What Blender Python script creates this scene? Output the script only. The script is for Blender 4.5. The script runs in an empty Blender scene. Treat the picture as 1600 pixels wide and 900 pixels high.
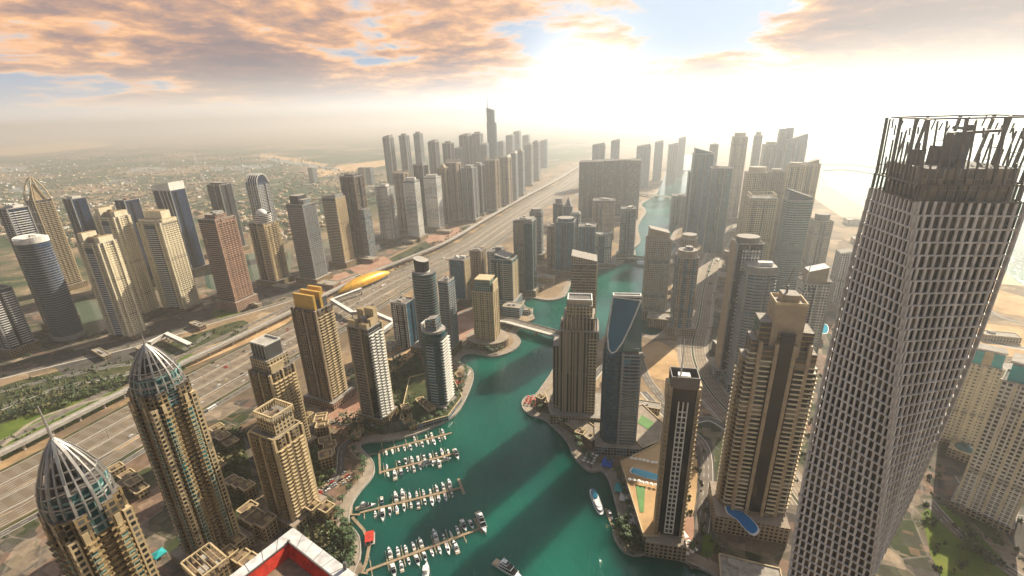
import bpy, bmesh, math, random
from mathutils import Vector, Matrix, geometry
R = math.radians
random.seed(7)
scn = bpy.context.scene
COL = scn.collection

# ---------------------------------------------------------------- camera
H = 320.0; F = 733.0; XV, YV = 862.0, 2406.0
ROLL = math.atan2(XV-800, YV-450); PITCH = math.atan(F/math.hypot(XV-800, YV-450))
cR, sR, cP, sP = math.cos(ROLL), math.sin(ROLL), math.cos(PITCH), math.sin(PITCH)
def ray(px, py):
    dx, dy = px-800, py-450
    r = (dx*cR-dy*sR)/F; dn = (dx*sR+dy*cR)/F
    return Vector((r, cP-dn*sP, -sP-dn*cP))
def P(px, py, z=0.0):
    d = ray(px, py); t = (z-H)/d.z
    return Vector((d.x*t, d.y*t, z))
def depth(v): return v.y*cP-(v.z-H)*sP
cam = bpy.data.cameras.new('camera'); co = bpy.data.objects.new('camera', cam); COL.objects.link(co)
f0 = ray(800, 450); rt = (ray(800+F, 450)-f0); up = (ray(800, 450-F)-f0)
M = Matrix((rt, up, -f0)).transposed().to_4x4(); M.translation = (0, 0, H); co.matrix_world = M
cam.sensor_width = 36; cam.lens = F/1600*36; cam.clip_end = 200000; cam.clip_start = 1
scn.camera = co

# ---------------------------------------------------------------- light, sky, exposure
SUN_AZ, SUN_EL = 43.0, 33.0
su = bpy.data.lights.new('sun', 'SUN'); su.energy = 5.0; su.angle = R(0.53); su.color = (1.0, .88, .69)
so = bpy.data.objects.new('sun', su); COL.objects.link(so)
sd = Vector((math.sin(R(SUN_AZ))*math.cos(R(SUN_EL)), math.cos(R(SUN_AZ))*math.cos(R(SUN_EL)), math.sin(R(SUN_EL))))
so.rotation_euler = sd.to_track_quat('Z', 'Y').to_euler(); so.location = (0, 0, 600)
scn.view_settings.view_transform = 'Standard'; scn.view_settings.look = 'None'
scn.view_settings.exposure = 1.08; scn.view_settings.gamma = 1; scn.view_settings.use_curve_mapping = False
scn.cycles.volume_bounces = 2; scn.cycles.max_bounces = 6; scn.cycles.transparent_max_bounces = 6
scn.cycles.use_denoising = True; scn.cycles.sample_clamp_indirect = 4.0; scn.cycles.blur_glossy = 1.0

def N(nt, typ, **kw):
    n = nt.nodes.new(typ)
    for k, v in kw.items():
        if k.startswith('i_'):
            key = k[2:]; key = int(key) if key.isdigit() else key.replace('_', ' ')
            n.inputs[key].default_value = v
        else: setattr(n, k, v)
    return n
def ramp(nt, stops, interp='LINEAR'):
    n = nt.nodes.new('ShaderNodeValToRGB'); cr = n.color_ramp; cr.interpolation = interp
    while len(cr.elements) < len(stops): cr.elements.new(0.5)
    for e, (p, c) in zip(cr.elements, stops):
        e.position = p; e.color = (*c, 1) if len(c) == 3 else c
    return n
def math_(nt, op, a, b=None, clamp=False):
    n = nt.nodes.new('ShaderNodeMath'); n.operation = op; n.use_clamp = clamp
    for i, v in enumerate((a, b)):
        if v is None: continue
        if isinstance(v, (int, float)): n.inputs[i].default_value = v
        else: nt.links.new(v, n.inputs[i])
    return n.outputs[0]
def mixc(nt, fac, a, b, blend='MIX'):
    n = nt.nodes.new('ShaderNodeMix'); n.data_type = 'RGBA'; n.blend_type = blend
    for s, v in ((0, fac), (6, a), (7, b)):
        if isinstance(v, (int, float)): n.inputs[s].default_value = v
        elif isinstance(v, tuple): n.inputs[s].default_value = (*v, 1)
        else: nt.links.new(v, n.inputs[s])
    return n.outputs[2]

def build_world():
    w = bpy.data.worlds.new('World'); scn.world = w; w.use_nodes = True
    nt = w.node_tree; L = nt.links; nt.nodes.clear()
    out = N(nt, 'ShaderNodeOutputWorld'); bg = N(nt, 'ShaderNodeBackground'); bg.inputs[1].default_value = 0.06
    L.new(bg.outputs[0], out.inputs[0])
    sky = N(nt, 'ShaderNodeTexSky', sky_type='NISHITA', sun_disc=False, sun_elevation=R(SUN_EL), sun_rotation=R(SUN_AZ),
            altitude=300, air_density=1.2, dust_density=4.0, ozone_density=1.5)
    tc = N(nt, 'ShaderNodeTexCoord'); sep = N(nt, 'ShaderNodeSeparateXYZ'); L.new(tc.outputs['Generated'], sep.inputs[0])
    X, Y, Z = sep.outputs
    zc = math_(nt, 'MAXIMUM', Z, 0.0)
    den = math_(nt, 'ADD', zc, 0.13)
    cx = math_(nt, 'DIVIDE', X, den); cy = math_(nt, 'DIVIDE', Y, den)
    cv = N(nt, 'ShaderNodeCombineXYZ'); L.new(cx, cv.inputs[0]); L.new(cy, cv.inputs[1])
    def noise(scale, detail, rough, off=(0, 0, 0), dist=0.0, sc=(1, 1, 1)):
        mp = N(nt, 'ShaderNodeMapping'); mp.inputs['Location'].default_value = off; mp.inputs['Scale'].default_value = sc
        L.new(cv.outputs[0], mp.inputs[0])
        n = N(nt, 'ShaderNodeTexNoise', noise_dimensions='3D'); n.inputs['Scale'].default_value = scale
        n.inputs['Detail'].default_value = detail; n.inputs['Roughness'].default_value = rough; n.inputs['Distortion'].default_value = dist
        L.new(mp.outputs[0], n.inputs['Vector']); return n.outputs['Fac']
    n1 = noise(0.8, 10, .58, CLOUD_OFF, .3, (1, .85, 1))
    n2 = noise(3.2, 8, .62, (4, 1, 3), .2)
    # broad cover: heavy bank over the left and the far right, open blue gap right of centre
    def lobe(az, el, p):
        d = (math.sin(R(az))*math.cos(R(el)), math.cos(R(az))*math.cos(R(el)), math.sin(R(el)))
        vm = N(nt, 'ShaderNodeVectorMath', operation='DOT_PRODUCT'); vm.inputs[1].default_value = d
        L.new(tc.outputs['Generated'], vm.inputs[0])
        return math_(nt, 'POWER', math_(nt, 'MAXIMUM', vm.outputs['Value'], 0.0), p)
    gap = lobe(24, 9, 60); gap2 = lobe(15, 16, 90)
    left = lobe(-22, 13, 14); right = lobe(40, 8, 30)
    cover = math_(nt, 'ADD', n1, math_(nt, 'MULTIPLY', left, .16))
    cover = math_(nt, 'ADD', cover, math_(nt, 'MULTIPLY', right, .31))
    cover = math_(nt, 'SUBTRACT', cover, math_(nt, 'MULTIPLY', gap, .2))
    cover = math_(nt, 'ADD', cover, math_(nt, 'MULTIPLY', math_(nt, 'SUBTRACT', n2, .5), .3))
    mask = ramp(nt, [(.48, (0, 0, 0)), (.57, (1, 1, 1))]); L.new(cover, mask.inputs[0])
    thick = ramp(nt, [(.48, (9.6, 7.2, 4.8)), (.54, (9.2, 5.2, 2.7)), (.61, (5.7, 3.5, 2.4)), (.69, (3.4, 2.5, 2.3)), (.82, (2.4, 2.05, 2.15))])
    t2 = math_(nt, 'ADD', cover, math_(nt, 'MULTIPLY', math_(nt, 'SUBTRACT', n2, .5), .25)); L.new(t2, thick.inputs[0])
    # clear air: blue overhead, pale and warm towards the horizon
    skyc = N(nt, 'ShaderNodeMix', data_type='RGBA', blend_type='MIX'); skyc.inputs[0].default_value = .72
    L.new(sky.outputs[0], skyc.inputs[6]); skyc.inputs[7].default_value = (2.9, 4.0, 5.8, 1)
    skyd = mixc(nt, 1.0, skyc.outputs[2], (4.6, 5.6, 7.4), 'DARKEN')
    base = mixc(nt, mask.outputs[0], skyd, thick.outputs[0])
    hz = ramp(nt, [(0.0, (1, 1, 1)), (.02, (.88, .88, .88)), (.045, (.45, .45, .45)), (.08, (.12, .12, .12)), (.11, (0, 0, 0))]); L.new(zc, hz.inputs[0])
    side = ramp(nt, [(0.0, (1.9, 3.1, 4.3)), (.05, (3.8, 4.4, 4.8)), (.14, (7.2, 6.5, 5.8)), (.5, (8.2, 7.4, 6.3)), (.8, (9.6, 9.2, 8.6)), (1.0, (10.2, 10.2, 10.2))])
    L.new(lobe(6, 0, 3.6), side.inputs[0])
    bk = lobe(14, 0, 1.0); br_ = N(nt, 'ShaderNodeMapRange'); br_.inputs['From Min'].default_value = 0; br_.inputs['From Max'].default_value = .5; br_.inputs['To Min'].default_value = .45; L.new(bk, br_.inputs['Value'])
    bs = N(nt, 'ShaderNodeVectorMath', operation='SCALE'); L.new(base, bs.inputs[0]); L.new(br_.outputs[0], bs.inputs['Scale'])
    col = mixc(nt, hz.outputs[0], bs.outputs[0], side.outputs[0])
    # bright aureole low over the channel
    g1 = lobe(8.5, 2.0, 260); g2 = lobe(7, -1, 60)
    glow = math_(nt, 'ADD', math_(nt, 'MULTIPLY', g1, 8.0), math_(nt, 'MULTIPLY', g2, 1.2))
    gc = N(nt, 'ShaderNodeMix', data_type='RGBA', blend_type='ADD', clamp_result=False); gc.inputs[0].default_value = 1
    gm = N(nt, 'ShaderNodeVectorMath', operation='SCALE'); gm.inputs[0].default_value = (1.0, .94, .84); L.new(glow, gm.inputs['Scale'])
    L.new(col, gc.inputs[6]); L.new(gm.outputs[0], gc.inputs[7])
    L.new(gc.outputs[2], bg.inputs[0])
CLOUD_OFF = (2.3, 0.4, 1.7)
build_world()

# ---------------------------------------------------------------- materials
MATS = {}
def pmat(name, col, rough=.7, metal=0.0, vary=.12, vscale=.15, spec=.4):
    if name in MATS: return MATS[name]
    m = bpy.data.materials.new(name); m.use_nodes = True; nt = m.node_tree; L = nt.links
    b = nt.nodes['Principled BSDF']; b.inputs['Roughness'].default_value = rough; b.inputs['Metallic'].default_value = metal
    b.inputs['Specular IOR Level'].default_value = spec
    tc = N(nt, 'ShaderNodeTexCoord'); n = N(nt, 'ShaderNodeTexNoise'); n.inputs['Scale'].default_value = vscale
    n.inputs['Detail'].default_value = 5; n.inputs['Roughness'].default_value = .65; L.new(tc.outputs['Object'], n.inputs['Vector'])
    lo = tuple(c*(1-vary*2) for c in col); hi = tuple(min(1, c*(1+vary*1.4)) for c in col)
    r = ramp(nt, [(.3, lo), (.7, hi)]); L.new(n.outputs['Fac'], r.inputs[0]); L.new(r.outputs[0], b.inputs['Base Color'])
    MATS[name] = m; return m
def facade(name, wall, g1, g2, fh=3.5, ww=3.2, pv=1.1, pu=.9, wrough=.75, grough=.12, metal=0.0, gmetal=0.0, bump=.6):
    calm = max(g1) == g1[2] and g1[2] > g1[0]*1.5
    """window grid in metres on a UV of (run along the wall, height)"""
    if name in MATS: return MATS[name]
    m = bpy.data.materials.new(name); m.use_nodes = True; nt = m.node_tree; L = nt.links
    b = nt.nodes['Principled BSDF']; b.inputs['Specular IOR Level'].default_value = .28; uv = N(nt, 'ShaderNodeUVMap')
    su_ = pv/max(pu, .01)
    mp = N(nt, 'ShaderNodeMapping'); mp.inputs['Scale'].default_value = (su_, 1, 1); L.new(uv.outputs[0], mp.inputs[0])
    br = N(nt, 'ShaderNodeTexBrick', offset=0.0, squash=1.0); L.new(mp.outputs[0], br.inputs['Vector'])
    br.inputs['Scale'].default_value = 1; br.inputs['Mortar Size'].default_value = pv/2; br.inputs['Mortar Smooth'].default_value = .08
    br.inputs['Bias'].default_value = -.25; br.inputs['Brick Width'].default_value = ww*su_; br.inputs['Row Height'].default_value = fh
    br.inputs['Color1'].default_value = (*g1, 1); br.inputs['Color2'].default_value = (*g2, 1)
    tc = N(nt, 'ShaderNodeTexCoord'); mp2 = N(nt, 'ShaderNodeMapping'); mp2.inputs['Scale'].default_value = (.12, .12, .03)
    L.new(tc.outputs['Object'], mp2.inputs[0]); n = N(nt, 'ShaderNodeTexNoise'); n.inputs['Scale'].default_value = 1; n.inputs['Detail'].default_value = 6
    n.inputs['Roughness'].default_value = .7; L.new(mp2.outputs[0], n.inputs['Vector'])
    r = ramp(nt, [(.3, tuple(c*.78 for c in wall)), (.7, tuple(min(1, c*1.12) for c in wall))]); L.new(n.outputs['Fac'], r.inputs[0])
    sp = N(nt, 'ShaderNodeSeparateXYZ'); L.new(uv.outputs[0], sp.inputs[0])
    cell = N(nt, 'ShaderNodeCombineXYZ'); L.new(math_(nt, 'FLOOR', math_(nt, 'DIVIDE', sp.outputs[0], ww)), cell.inputs[0]); L.new(math_(nt, 'FLOOR', math_(nt, 'DIVIDE', sp.outputs[1], fh)), cell.inputs[1])
    wn = N(nt, 'ShaderNodeTexWhiteNoise'); L.new(cell.outputs[0], wn.inputs['Vector']); wr = ramp(nt, [(0, g1), (.6, tuple((a+c)/2 for a, c in zip(g1, g2))), (.85, g2), (.97, tuple(c*1.5 for c in g2))] if calm else [(0, g1), (.55, g2), (.82, tuple(c*1.6+.01 for c in g2)), (.95, (.2, .18, .14))], 'CONSTANT'); L.new(wn.outputs['Value'], wr.inputs[0])
    plant = math_(nt, 'LESS_THAN', math_(nt, 'FRACT', math_(nt, 'ADD', math_(nt, 'DIVIDE', sp.outputs[1], fh*17), .37)), .075)
    wcol = mixc(nt, math_(nt, 'MULTIPLY', plant, .55), r.outputs[0], (.05, .05, .048))
    fc = mixc(nt, br.outputs['Fac'], wr.outputs[0], wcol)
    L.new(fc, b.inputs['Base Color'])
    rr = N(nt, 'ShaderNodeMapRange'); rr.inputs['To Min'].default_value = grough; rr.inputs['To Max'].default_value = wrough
    L.new(br.outputs['Fac'], rr.inputs['Value']); L.new(rr.outputs[0], b.inputs['Roughness'])
    if metal or gmetal:
        r2 = N(nt, 'ShaderNodeMapRange'); r2.inputs['To Min'].default_value = gmetal; r2.inputs['To Max'].default_value = metal
        L.new(br.outputs['Fac'], r2.inputs['Value']); L.new(r2.outputs[0], b.inputs['Metallic'])
    if bump:
        bp = N(nt, 'ShaderNodeBump'); bp.inputs['Strength'].default_value = bump; bp.inputs['Distance'].default_value = .35
        L.new(br.outputs['Fac'], bp.inputs['Height']); L.new(bp.outputs[0], b.inputs['Normal'])
    MATS[name] = m; return m
NAVY1, NAVY2 = (.006, .016, .042), (.018, .045, .105)
TEAL1, TEAL2 = (.004, .04, .048), (.015, .105, .115)
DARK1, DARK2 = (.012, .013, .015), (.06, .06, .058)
BLUE1, BLUE2 = (.012, .055, .09), (.035, .125, .19)
CREAM, WHITE, SAND, PINK, TAN, GREY, DGREY = (.5, .39, .23), (.7, .68, .62), (.29, .21, .105), (.38, .24, .17), (.33, .255, .17), (.25, .25, .24), (.07, .07, .07)
IVORY = (.66, .58, .41)
def mk():
    A = facade
    A('f_navy', (.02, .04, .085), NAVY1, NAVY2, 3.6, 2.4, .9, .25, .35, .08)
    A('f_navyband', (.1, .14, .19), NAVY1, NAVY2, 3.7, 2.0, .9, .12, .4, .1)
    A('f_cream', CREAM, DARK1, DARK2, 3.5, 3.4, 1.5, 1.5)
    A('f_creamband', CREAM, DARK1, DARK2, 3.5, 7.0, 1.3, .6)
    A('f_whiteband', WHITE, DARK1, BLUE2, 3.5, 6.0, 1.4, .5)
    A('f_whitegrid', WHITE, DARK1, DARK2, 3.6, 3.4, 1.3, 1.2)
    A('f_sand', SAND, DARK1, DARK2, 3.4, 3.2, 1.2, 1.0)
    A('f_sandband', SAND, DARK1, DARK2, 3.4, 6.5, 1.3, .8)
    A('f_pink', PINK, DARK1, DARK2, 3.4, 3.2, 1.3, 1.2)
    A('f_tan', TAN, DARK1, DARK2, 3.5, 3.3, 1.5, 1.3)
    A('f_tangrid', (.44, .36, .26), DARK1, BLUE2, 3.4, 2.6, 1.2, 1.0)
    A('f_grey', GREY, DARK1, BLUE2, 3.5, 3.0, 1.2, .8)
    A('f_greyband', (.36, .37, .35), BLUE1, BLUE2, 3.6, 8.0, 1.3, .3)
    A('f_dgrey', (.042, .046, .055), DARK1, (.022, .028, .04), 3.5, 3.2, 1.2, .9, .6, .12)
    A('f_brown', (.13, .10, .075), DARK1, DARK2, 3.5, 4.2, 1.1, 1.0)
    A('f_teal', (.03, .1, .105), TEAL1, TEAL2, 3.6, 2.2, .7, .2, .3, .07)
    A('f_tealband', (.2, .3, .3), TEAL1, TEAL2, 3.6, 5.0, 1.1, .25)
    A('f_blue', (.05, .13, .19), BLUE1, BLUE2, 3.6, 2.6, .6, .3, .3, .07)
    A('f_stripe', (.37, .29, .2), DARK1, (.045, .04, .035), 60.0, 3.4, .4, 1.5)
    A('f_silver', (.45, .48, .5), NAVY1, NAVY2, 60, 5.0, .3, .6, .4, .07)
    A('f_step', (.24, .165, .085), DARK1, (.04, .032, .022), 4.0, 9.0, 1.2, .9); A('f_ivory', IVORY, DARK1, DARK2, 3.5, 3.4, 1.5, 1.5)
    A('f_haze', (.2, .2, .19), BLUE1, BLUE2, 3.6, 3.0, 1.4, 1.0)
    A('f_green', (.33, .4, .32), TEAL1, TEAL2, 3.4, 3.0, .9, .8)
    A('f_drum', (.16, .27, .25), TEAL1, (.03, .09, .09), 4.2, 3.6, 1.3, 1.2)
    pmat('cream', CREAM); pmat('ivory', IVORY); pmat('white', WHITE, .6); pmat('sand', SAND); pmat('pink', PINK); pmat('tan', TAN); pmat('grey', GREY)
    pmat('dgrey', DGREY); pmat('gold', (.58, .36, .08), .45, 0.25, .06); pmat('gold_shell', (.72, .38, .03), .4, .3, .16, .12)
    pmat('silver', (.4, .385, .36), .4, .5, .1); pmat('steel', (.16, .15, .14), .5, .4); pmat('roof', (.3, .27, .23), .9, 0, .2, .3)
    pmat('roofd', (.15, .135, .12), .9, 0, .25, .3); pmat('concrete', (.36, .33, .29), .85, 0, .15, .2)
    pmat('glass_blue', (.01, .12, .19), .12, 0, .2, .03, .5); pmat('glass_teal', (.015, .09, .09), .08, 0, .1, .05, .8)
    pmat('glass_dark', (.006, .009, .014), .1, 0, .1, .3, .4); pmat('turq', (.03, .36, .36), .35, 0, .1, .1)
    pmat('red', (.5, .035, .018), .65, 0, .25, .35); pmat('pool', (.02, .30, .42), .05, 0, .06, .3); pmat('poolblue', (.005, .17, .45), .05, 0, .05, .2)
    pmat('bluetent', (.01, .11, .55), .6); pmat('umber', (.2, .14, .09), .8, 0, .2, .4); pmat('yellow', (.62, .5, .08), .5)
    pmat('hull', (.82, .81, .79), .25, 0, .04, .5); pmat('deck', (.5, .4, .27), .6, 0, .1, 1); pmat('navyhull', (.02, .03, .06), .25)
    pmat('trunk', (.12, .085, .055), .9); pmat('leaf', (.075, .105, .025), .7, 0, .35, .6); pmat('leafdark', (.03, .055, .02), .7, 0, .35, .6); pmat('leafdry', (.13, .12, .05), .8, 0, .3, .6)
    pmat('palmleaf', (.05, .085, .03), .7, 0, .3, .6); pmat('tyre', (.02, .02, .02), .8)
    pmat('wood', (.3, .22, .14), .8, 0, .15, .6); pmat('canvas', (.75, .72, .66), .8, 0, .05)
    pmat('mullion', (.66, .64, .6), .6, .0, .2, .12); pmat('mullion2', (.25, .25, .235), .55, .2, .14, .2)
    for nm, c in (('carwhite', (.75, .74, .72)), ('carsilver', (.4, .4, .4)), ('carblack', (.02, .02, .022)), ('carred', (.4, .03, .02)), ('carsand', (.45, .36, .25)), ('taxi', (.6, .5, .3))):
        pmat(nm, c, .3, 0, .03)
mk()
def mat(n): return MATS[n]
# ---------------------------------------------------------------- mesh kit
class MB:
    def __init__(s): s.v = []; s.f = []; s.uv = []; s.mi = []; s.mats = []
    def m(s, name):
        if name not in s.mats: s.mats.append(name)
        return s.mats.index(name)
    def face(s, pts, uvs=None, m=None):
        b = len(s.v); s.v += [tuple(p) for p in pts]; s.f.append(tuple(range(b, b+len(pts))))
        s.uv += uvs if uvs else [(p[0], p[1]) for p in pts]; s.mi.append(s.m(m))
    def prism(s, poly, z0, z1, m, cap=None, top=None, bottom=False, ztop=None):
        """poly counter-clockwise; top: another outline of the same count; ztop: a height per corner"""
        n = len(poly); top = top or poly; u = 0; zt = ztop or [z1]*n
        for i in range(n):
            a, b, c, d = poly[i], poly[(i+1) % n], top[(i+1) % n], top[i]
            l = math.hypot(b[0]-a[0], b[1]-a[1]); ha, hb = zt[i], zt[(i+1) % n]
            s.face([(a[0], a[1], z0), (b[0], b[1], z0), (c[0], c[1], hb), (d[0], d[1], ha)], [(u, z0), (u+l, z0), (u+l, hb), (u, ha)], m[i % len(m)] if isinstance(m, list) else m); u += l
        s.face([(p[0], p[1], z) for p, z in zip(top, zt)], None, cap or (m[0] if isinstance(m, list) else m))
        if bottom: s.face([(p[0], p[1], z0) for p in reversed(poly)], None, m[0] if isinstance(m, list) else m)
        return s
    def box(s, cx, cy, z0, sx, sy, sz, m, cap=None, bottom=True, yaw=0):
        p = [(-sx/2, -sy/2), (sx/2, -sy/2), (sx/2, sy/2), (-sx/2, sy/2)]; c, q = math.cos(yaw), math.sin(yaw)
        return s.prism([(cx+x*c-y*q, cy+x*q+y*c) for x, y in p], z0, z0+sz, m, cap, bottom=bottom)
    def bar(s, a, b, w, m, w2=None, n=4):
        a, b = Vector(a), Vector(b); d = b-a
        if d.length < 1e-6: return s
        t = d.normalized(); q = t.cross(Vector((0, 0, 1)) if abs(t.z) < .95 else Vector((0, 1, 0))).normalized(); r = q.cross(t)
        w2 = w if w2 is None else w2
        def ring(c, ww): return [c+(q*math.cos(k)+r*math.sin(k))*ww*.5*(1.414 if n == 4 else 1) for k in (2*math.pi*(i+.5)/n for i in range(n))]
        ra, rb = ring(a, w), ring(b, w2)
        for i in range(n): s.face([ra[i], ra[(i+1) % n], rb[(i+1) % n], rb[i]], None, m)
        s.face(rb, None, m); s.face(ra[::-1], None, m); return s
    def path(s, pts, w, m, n=4):
        for a, b in zip(pts, pts[1:]): s.bar(a, b, w, m, n=n)
        return s
    def data(s, name, smooth=False):
        me = bpy.data.meshes.new(name); me.from_pydata(s.v, [], s.f)
        for k in s.mats: me.materials.append(MATS[k])
        me.polygons.foreach_set('material_index', s.mi)
        if smooth: me.polygons.foreach_set('use_smooth', [True]*len(s.f))
        l = me.uv_layers.new(name='UVMap'); fl = [c for q in s.uv for c in q]; l.data.foreach_set('uv', fl)
        me.update()
        bm = bmesh.new(); bm.from_mesh(me); bmesh.ops.remove_doubles(bm, verts=bm.verts, dist=.0005); bm.to_mesh(me); bm.free()
        return me
    def build(s, name, parent=None, smooth=False, loc=None): return link(name, s.data(name, smooth), parent, loc)
def link(name, me, parent=None, loc=None, rz=None):
    o = bpy.data.objects.new(name, me); COL.objects.link(o)
    if parent: o.parent = parent
    if loc is not None: o.location = loc
    if rz is not None: o.rotation_euler.z = rz
    return o
def tag(o, label=None, cat=None, group=None, kind=None):
    for k, v in (('label', label), ('category', cat), ('group', group), ('kind', kind)):
        if v: o[k] = v
    return o
def empty(name, loc, rz=0, label=None, cat=None, group=None):
    o = bpy.data.objects.new(name, None); COL.objects.link(o); o.location = loc; o.rotation_euler.z = rz; o.empty_display_size = 2
    return tag(o, label, cat, group)
KIDS = {}
def copy_tree(o, loc, rz=0, label=None, group=None, sc=None):
    c = o.copy(); COL.objects.link(c); c.location = loc; c.rotation_euler.z = rz
    if sc: c.scale = (sc, sc, sc)
    if label: c['label'] = label
    if group: c['group'] = group
    for k in KIDS.setdefault(o.name, list(o.children)):
        d = k.copy(); COL.objects.link(d); d.parent = c
        for g in KIDS.setdefault(k.name, list(k.children)):
            e = g.copy(); COL.objects.link(e); e.parent = d
    return c

# outlines, counter-clockwise, x = across the highway, y = along it
def rect(w, d, cx=0, cy=0): return [(cx-w/2, cy-d/2), (cx+w/2, cy-d/2), (cx+w/2, cy+d/2), (cx-w/2, cy+d/2)]
def oval(w, d, n=24, p=2.0):
    o = []
    for i in range(n):
        a = 2*math.pi*(i+.5)/n; c, s_ = math.cos(a), math.sin(a)
        o.append((w/2*math.copysign(abs(c)**(2/p), c), d/2*math.copysign(abs(s_)**(2/p), s_)))
    return o
def cham(w, d, k): return [(-w/2+k, -d/2), (w/2-k, -d/2), (w/2, -d/2+k), (w/2, d/2-k), (w/2-k, d/2), (-w/2+k, d/2), (-w/2, d/2-k), (-w/2, -d/2+k)]
def bays(w, d, k=1.6, nb=2, f=.5):
    """rectangle with projecting bays on every side"""
    o = []
    c = [(-w/2, -d/2), (w/2, -d/2), (w/2, d/2), (-w/2, d/2)]
    for i in range(4):
        a, b = Vector(c[i]), Vector(c[(i+1) % 4]); L_ = (b-a).length; t = (b-a)/L_; nrm = Vector((t.y, -t.x)); o.append(tuple(a))
        for j in range(nb):
            m0 = (j+.5)/nb; h = f/nb/2
            for q, off in ((m0-h, 0), (m0-h, k), (m0+h, k), (m0+h, 0)): o.append(tuple(a+t*L_*q+nrm*off))
    return o
def bow(w, d, k, n=10):
    """front (-y) bulges by k"""
    o = [(-w/2+w*i/n, -d/2-k*(1-(2*i/n-1)**2)) for i in range(n+1)]
    return o+[(w/2, d/2), (-w/2, d/2)]
def grow(poly, e):
    n = len(poly); o = []
    for i in range(n):
        a, b, c = Vector(poly[i-1]), Vector(poly[i]), Vector(poly[(i+1) % n])
        t1 = (b-a).normalized(); t2 = (c-b).normalized(); n1 = Vector((t1.y, -t1.x)); n2 = Vector((t2.y, -t2.x)); q = (n1+n2)
        q = q/max(.35, q.length_squared/2) if q.length > .01 else n1
        o.append(tuple(b+q*e))
    return o
def scl(poly, k, cx=0, cy=0): return [(cx+(x-cx)*k, cy+(y-cy)*k) for x, y in poly]
def comb(poly, edges, out=1.3, width=3.2, gap=2.6, base=.2):
    """outline grown by base whose listed edges carry rows of balconies"""
    g = grow(poly, base); n = len(poly); o = []
    for i in range(n):
        a, b = Vector(g[i]), Vector(g[(i+1) % n]); L_ = (b-a).length; o.append(tuple(a))
        if (edges is None or i in edges) and L_ > width+gap:
            t = (b-a)/L_; nr = Vector((t.y, -t.x)); k = max(1, int(L_/(width+gap))); st = L_/k
            for j in range(k):
                s0 = j*st+(st-width)/2
                for q, of in ((s0, 0), (s0, out), (s0+width, out), (s0+width, 0)): o.append(tuple(a+t*q+nr*of))
    return o

TOWERS = []
class Tower:
    """one building: an Empty at its foot with its parts"""
    def __init__(s, label, tx, ty, by, w, k=1.0, az=20, name='tower', cat='tower', group=None, dz=0):
        bx = tx+(XV-tx)*(by-ty)/(YV-ty); b = P(bx, by)
        d = ray(tx, ty); t = math.hypot(b.x, b.y)/math.hypot(d.x, d.y); s.h = H+d.z*t
        top = Vector((d.x*t, d.y*t, s.h)); wm = w*depth(top)/F*math.cos(math.atan2(b.x, b.y))
        view = math.degrees(math.atan2(b.x, b.y)); a = R(az-view)
        s.sx = wm/(abs(math.cos(a))+k*abs(math.sin(a))); s.sy = s.sx*k; s.pos = b
        f_ = w/max(1, s.spread(b, a_az=R(az), ty=ty, by=by)); s.sx *= f_; s.sy *= f_
        s.root = empty(name, (b.x, b.y, 0), -R(az), label, cat, group); s.z = 0.0; s.n = 0
        TOWERS.append((b.x, b.y, .75*max(s.sx, s.sy)+6)); s.az = az
    def spread(s, b, a_az, ty, by):
        """pixels across the body a third of the way down"""
        yy = ty+.3*(by-ty); xs = []
        for x, y in rect(s.sx, s.sy):
            q = Vector((b.x+x*math.cos(a_az)+y*math.sin(a_az), b.y-x*math.sin(a_az)+y*math.cos(a_az), 0)); e = []
            for z in (0, s.h):
                zz = z-H; dp = q.y*cP-zz*sP; dn = -(q.y*sP+zz*cP)/dp; r = q.x/dp; e.append((800+F*(r*cR+dn*sR), 450+F*(-r*sR+dn*cR)))
            (x0, y0), (x1, y1) = e; xs.append(x0+(x1-x0)*(yy-y0)/(y1-y0))
        return max(xs)-min(xs)
    def part(s, name, mb, smooth=False, label=None):
        o = mb.build(name, s.root, smooth)
        if label: o['label'] = label
        return o
    def shaft(s, poly, z0, z1, fac, cap='roofd', name='shaft', **kw):
        s.z = z1; return s.part(name, MB().prism(poly, z0, z1, fac, cap, **kw))
    def slabs(s, poly, z0, z1, step, th, m, name='balcony', first=None):
        """one thin ledge per storey, each a part of its own, sharing one mesh"""
        me = MB().prism(poly, 0, th, m, bottom=True).data(name); k = int((z1-z0)/step); st = step
        if k > 95: st = (z1-z0)/95; k = 95
        for i in range(k): link(name, me, s.root, (0, 0, z0+i*st))
    def fins(s, pts, z0, z1, w, d, m, name='pier'):
        for x, y in pts: s.part(name, MB().box(x, y, z0, w, d, z1-z0, m))
    def podium(s, k=1.6, h=14, m='f_sand', dx=0, dy=0, poly=None):
        o = s.part('podium', MB().prism(poly or rect(s.sx*k, s.sy*k, dx, dy), 0, h, m, 'roof'))
        return o
    def plant(s, z, w, d, m='concrete', n=3):
        for i in range(n):
            a, b = random.uniform(.18, .38)*w, random.uniform(.18, .38)*d
            x, y = random.uniform(-.5, .5)*(w-a)*.8, random.uniform(-.5, .5)*(d-b)*.8
            s.part('roof_plant', MB().box(x, y, z, a, b, random.uniform(2, 4.5), m))
    def parapet(s, poly, z, h=1.5, m='concrete', t=.6):
        mb = MB(); n = len(poly); inn = grow(poly, -t)
        for i in range(n):
            j = (i+1) % n; a, b, c, d = poly[i], poly[j], inn[j], inn[i]
            mb.face([(*a, z), (*b, z), (*b, z+h), (*a, z+h)], None, m); mb.face([(*b, z+h), (*c, z+h), (*d, z+h), (*a, z+h)][::1], None, m)
            mb.face([(*d, z), (*d, z+h), (*c, z+h), (*c, z)], None, m)
        s.part('parapet', mb)
    def mast(s, x, y, z, h, w=.9, m='steel', name='mast'):
        s.part(name, MB().bar((x, y, z), (x, y, z+h), w, m, w*.25, 6))
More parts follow.
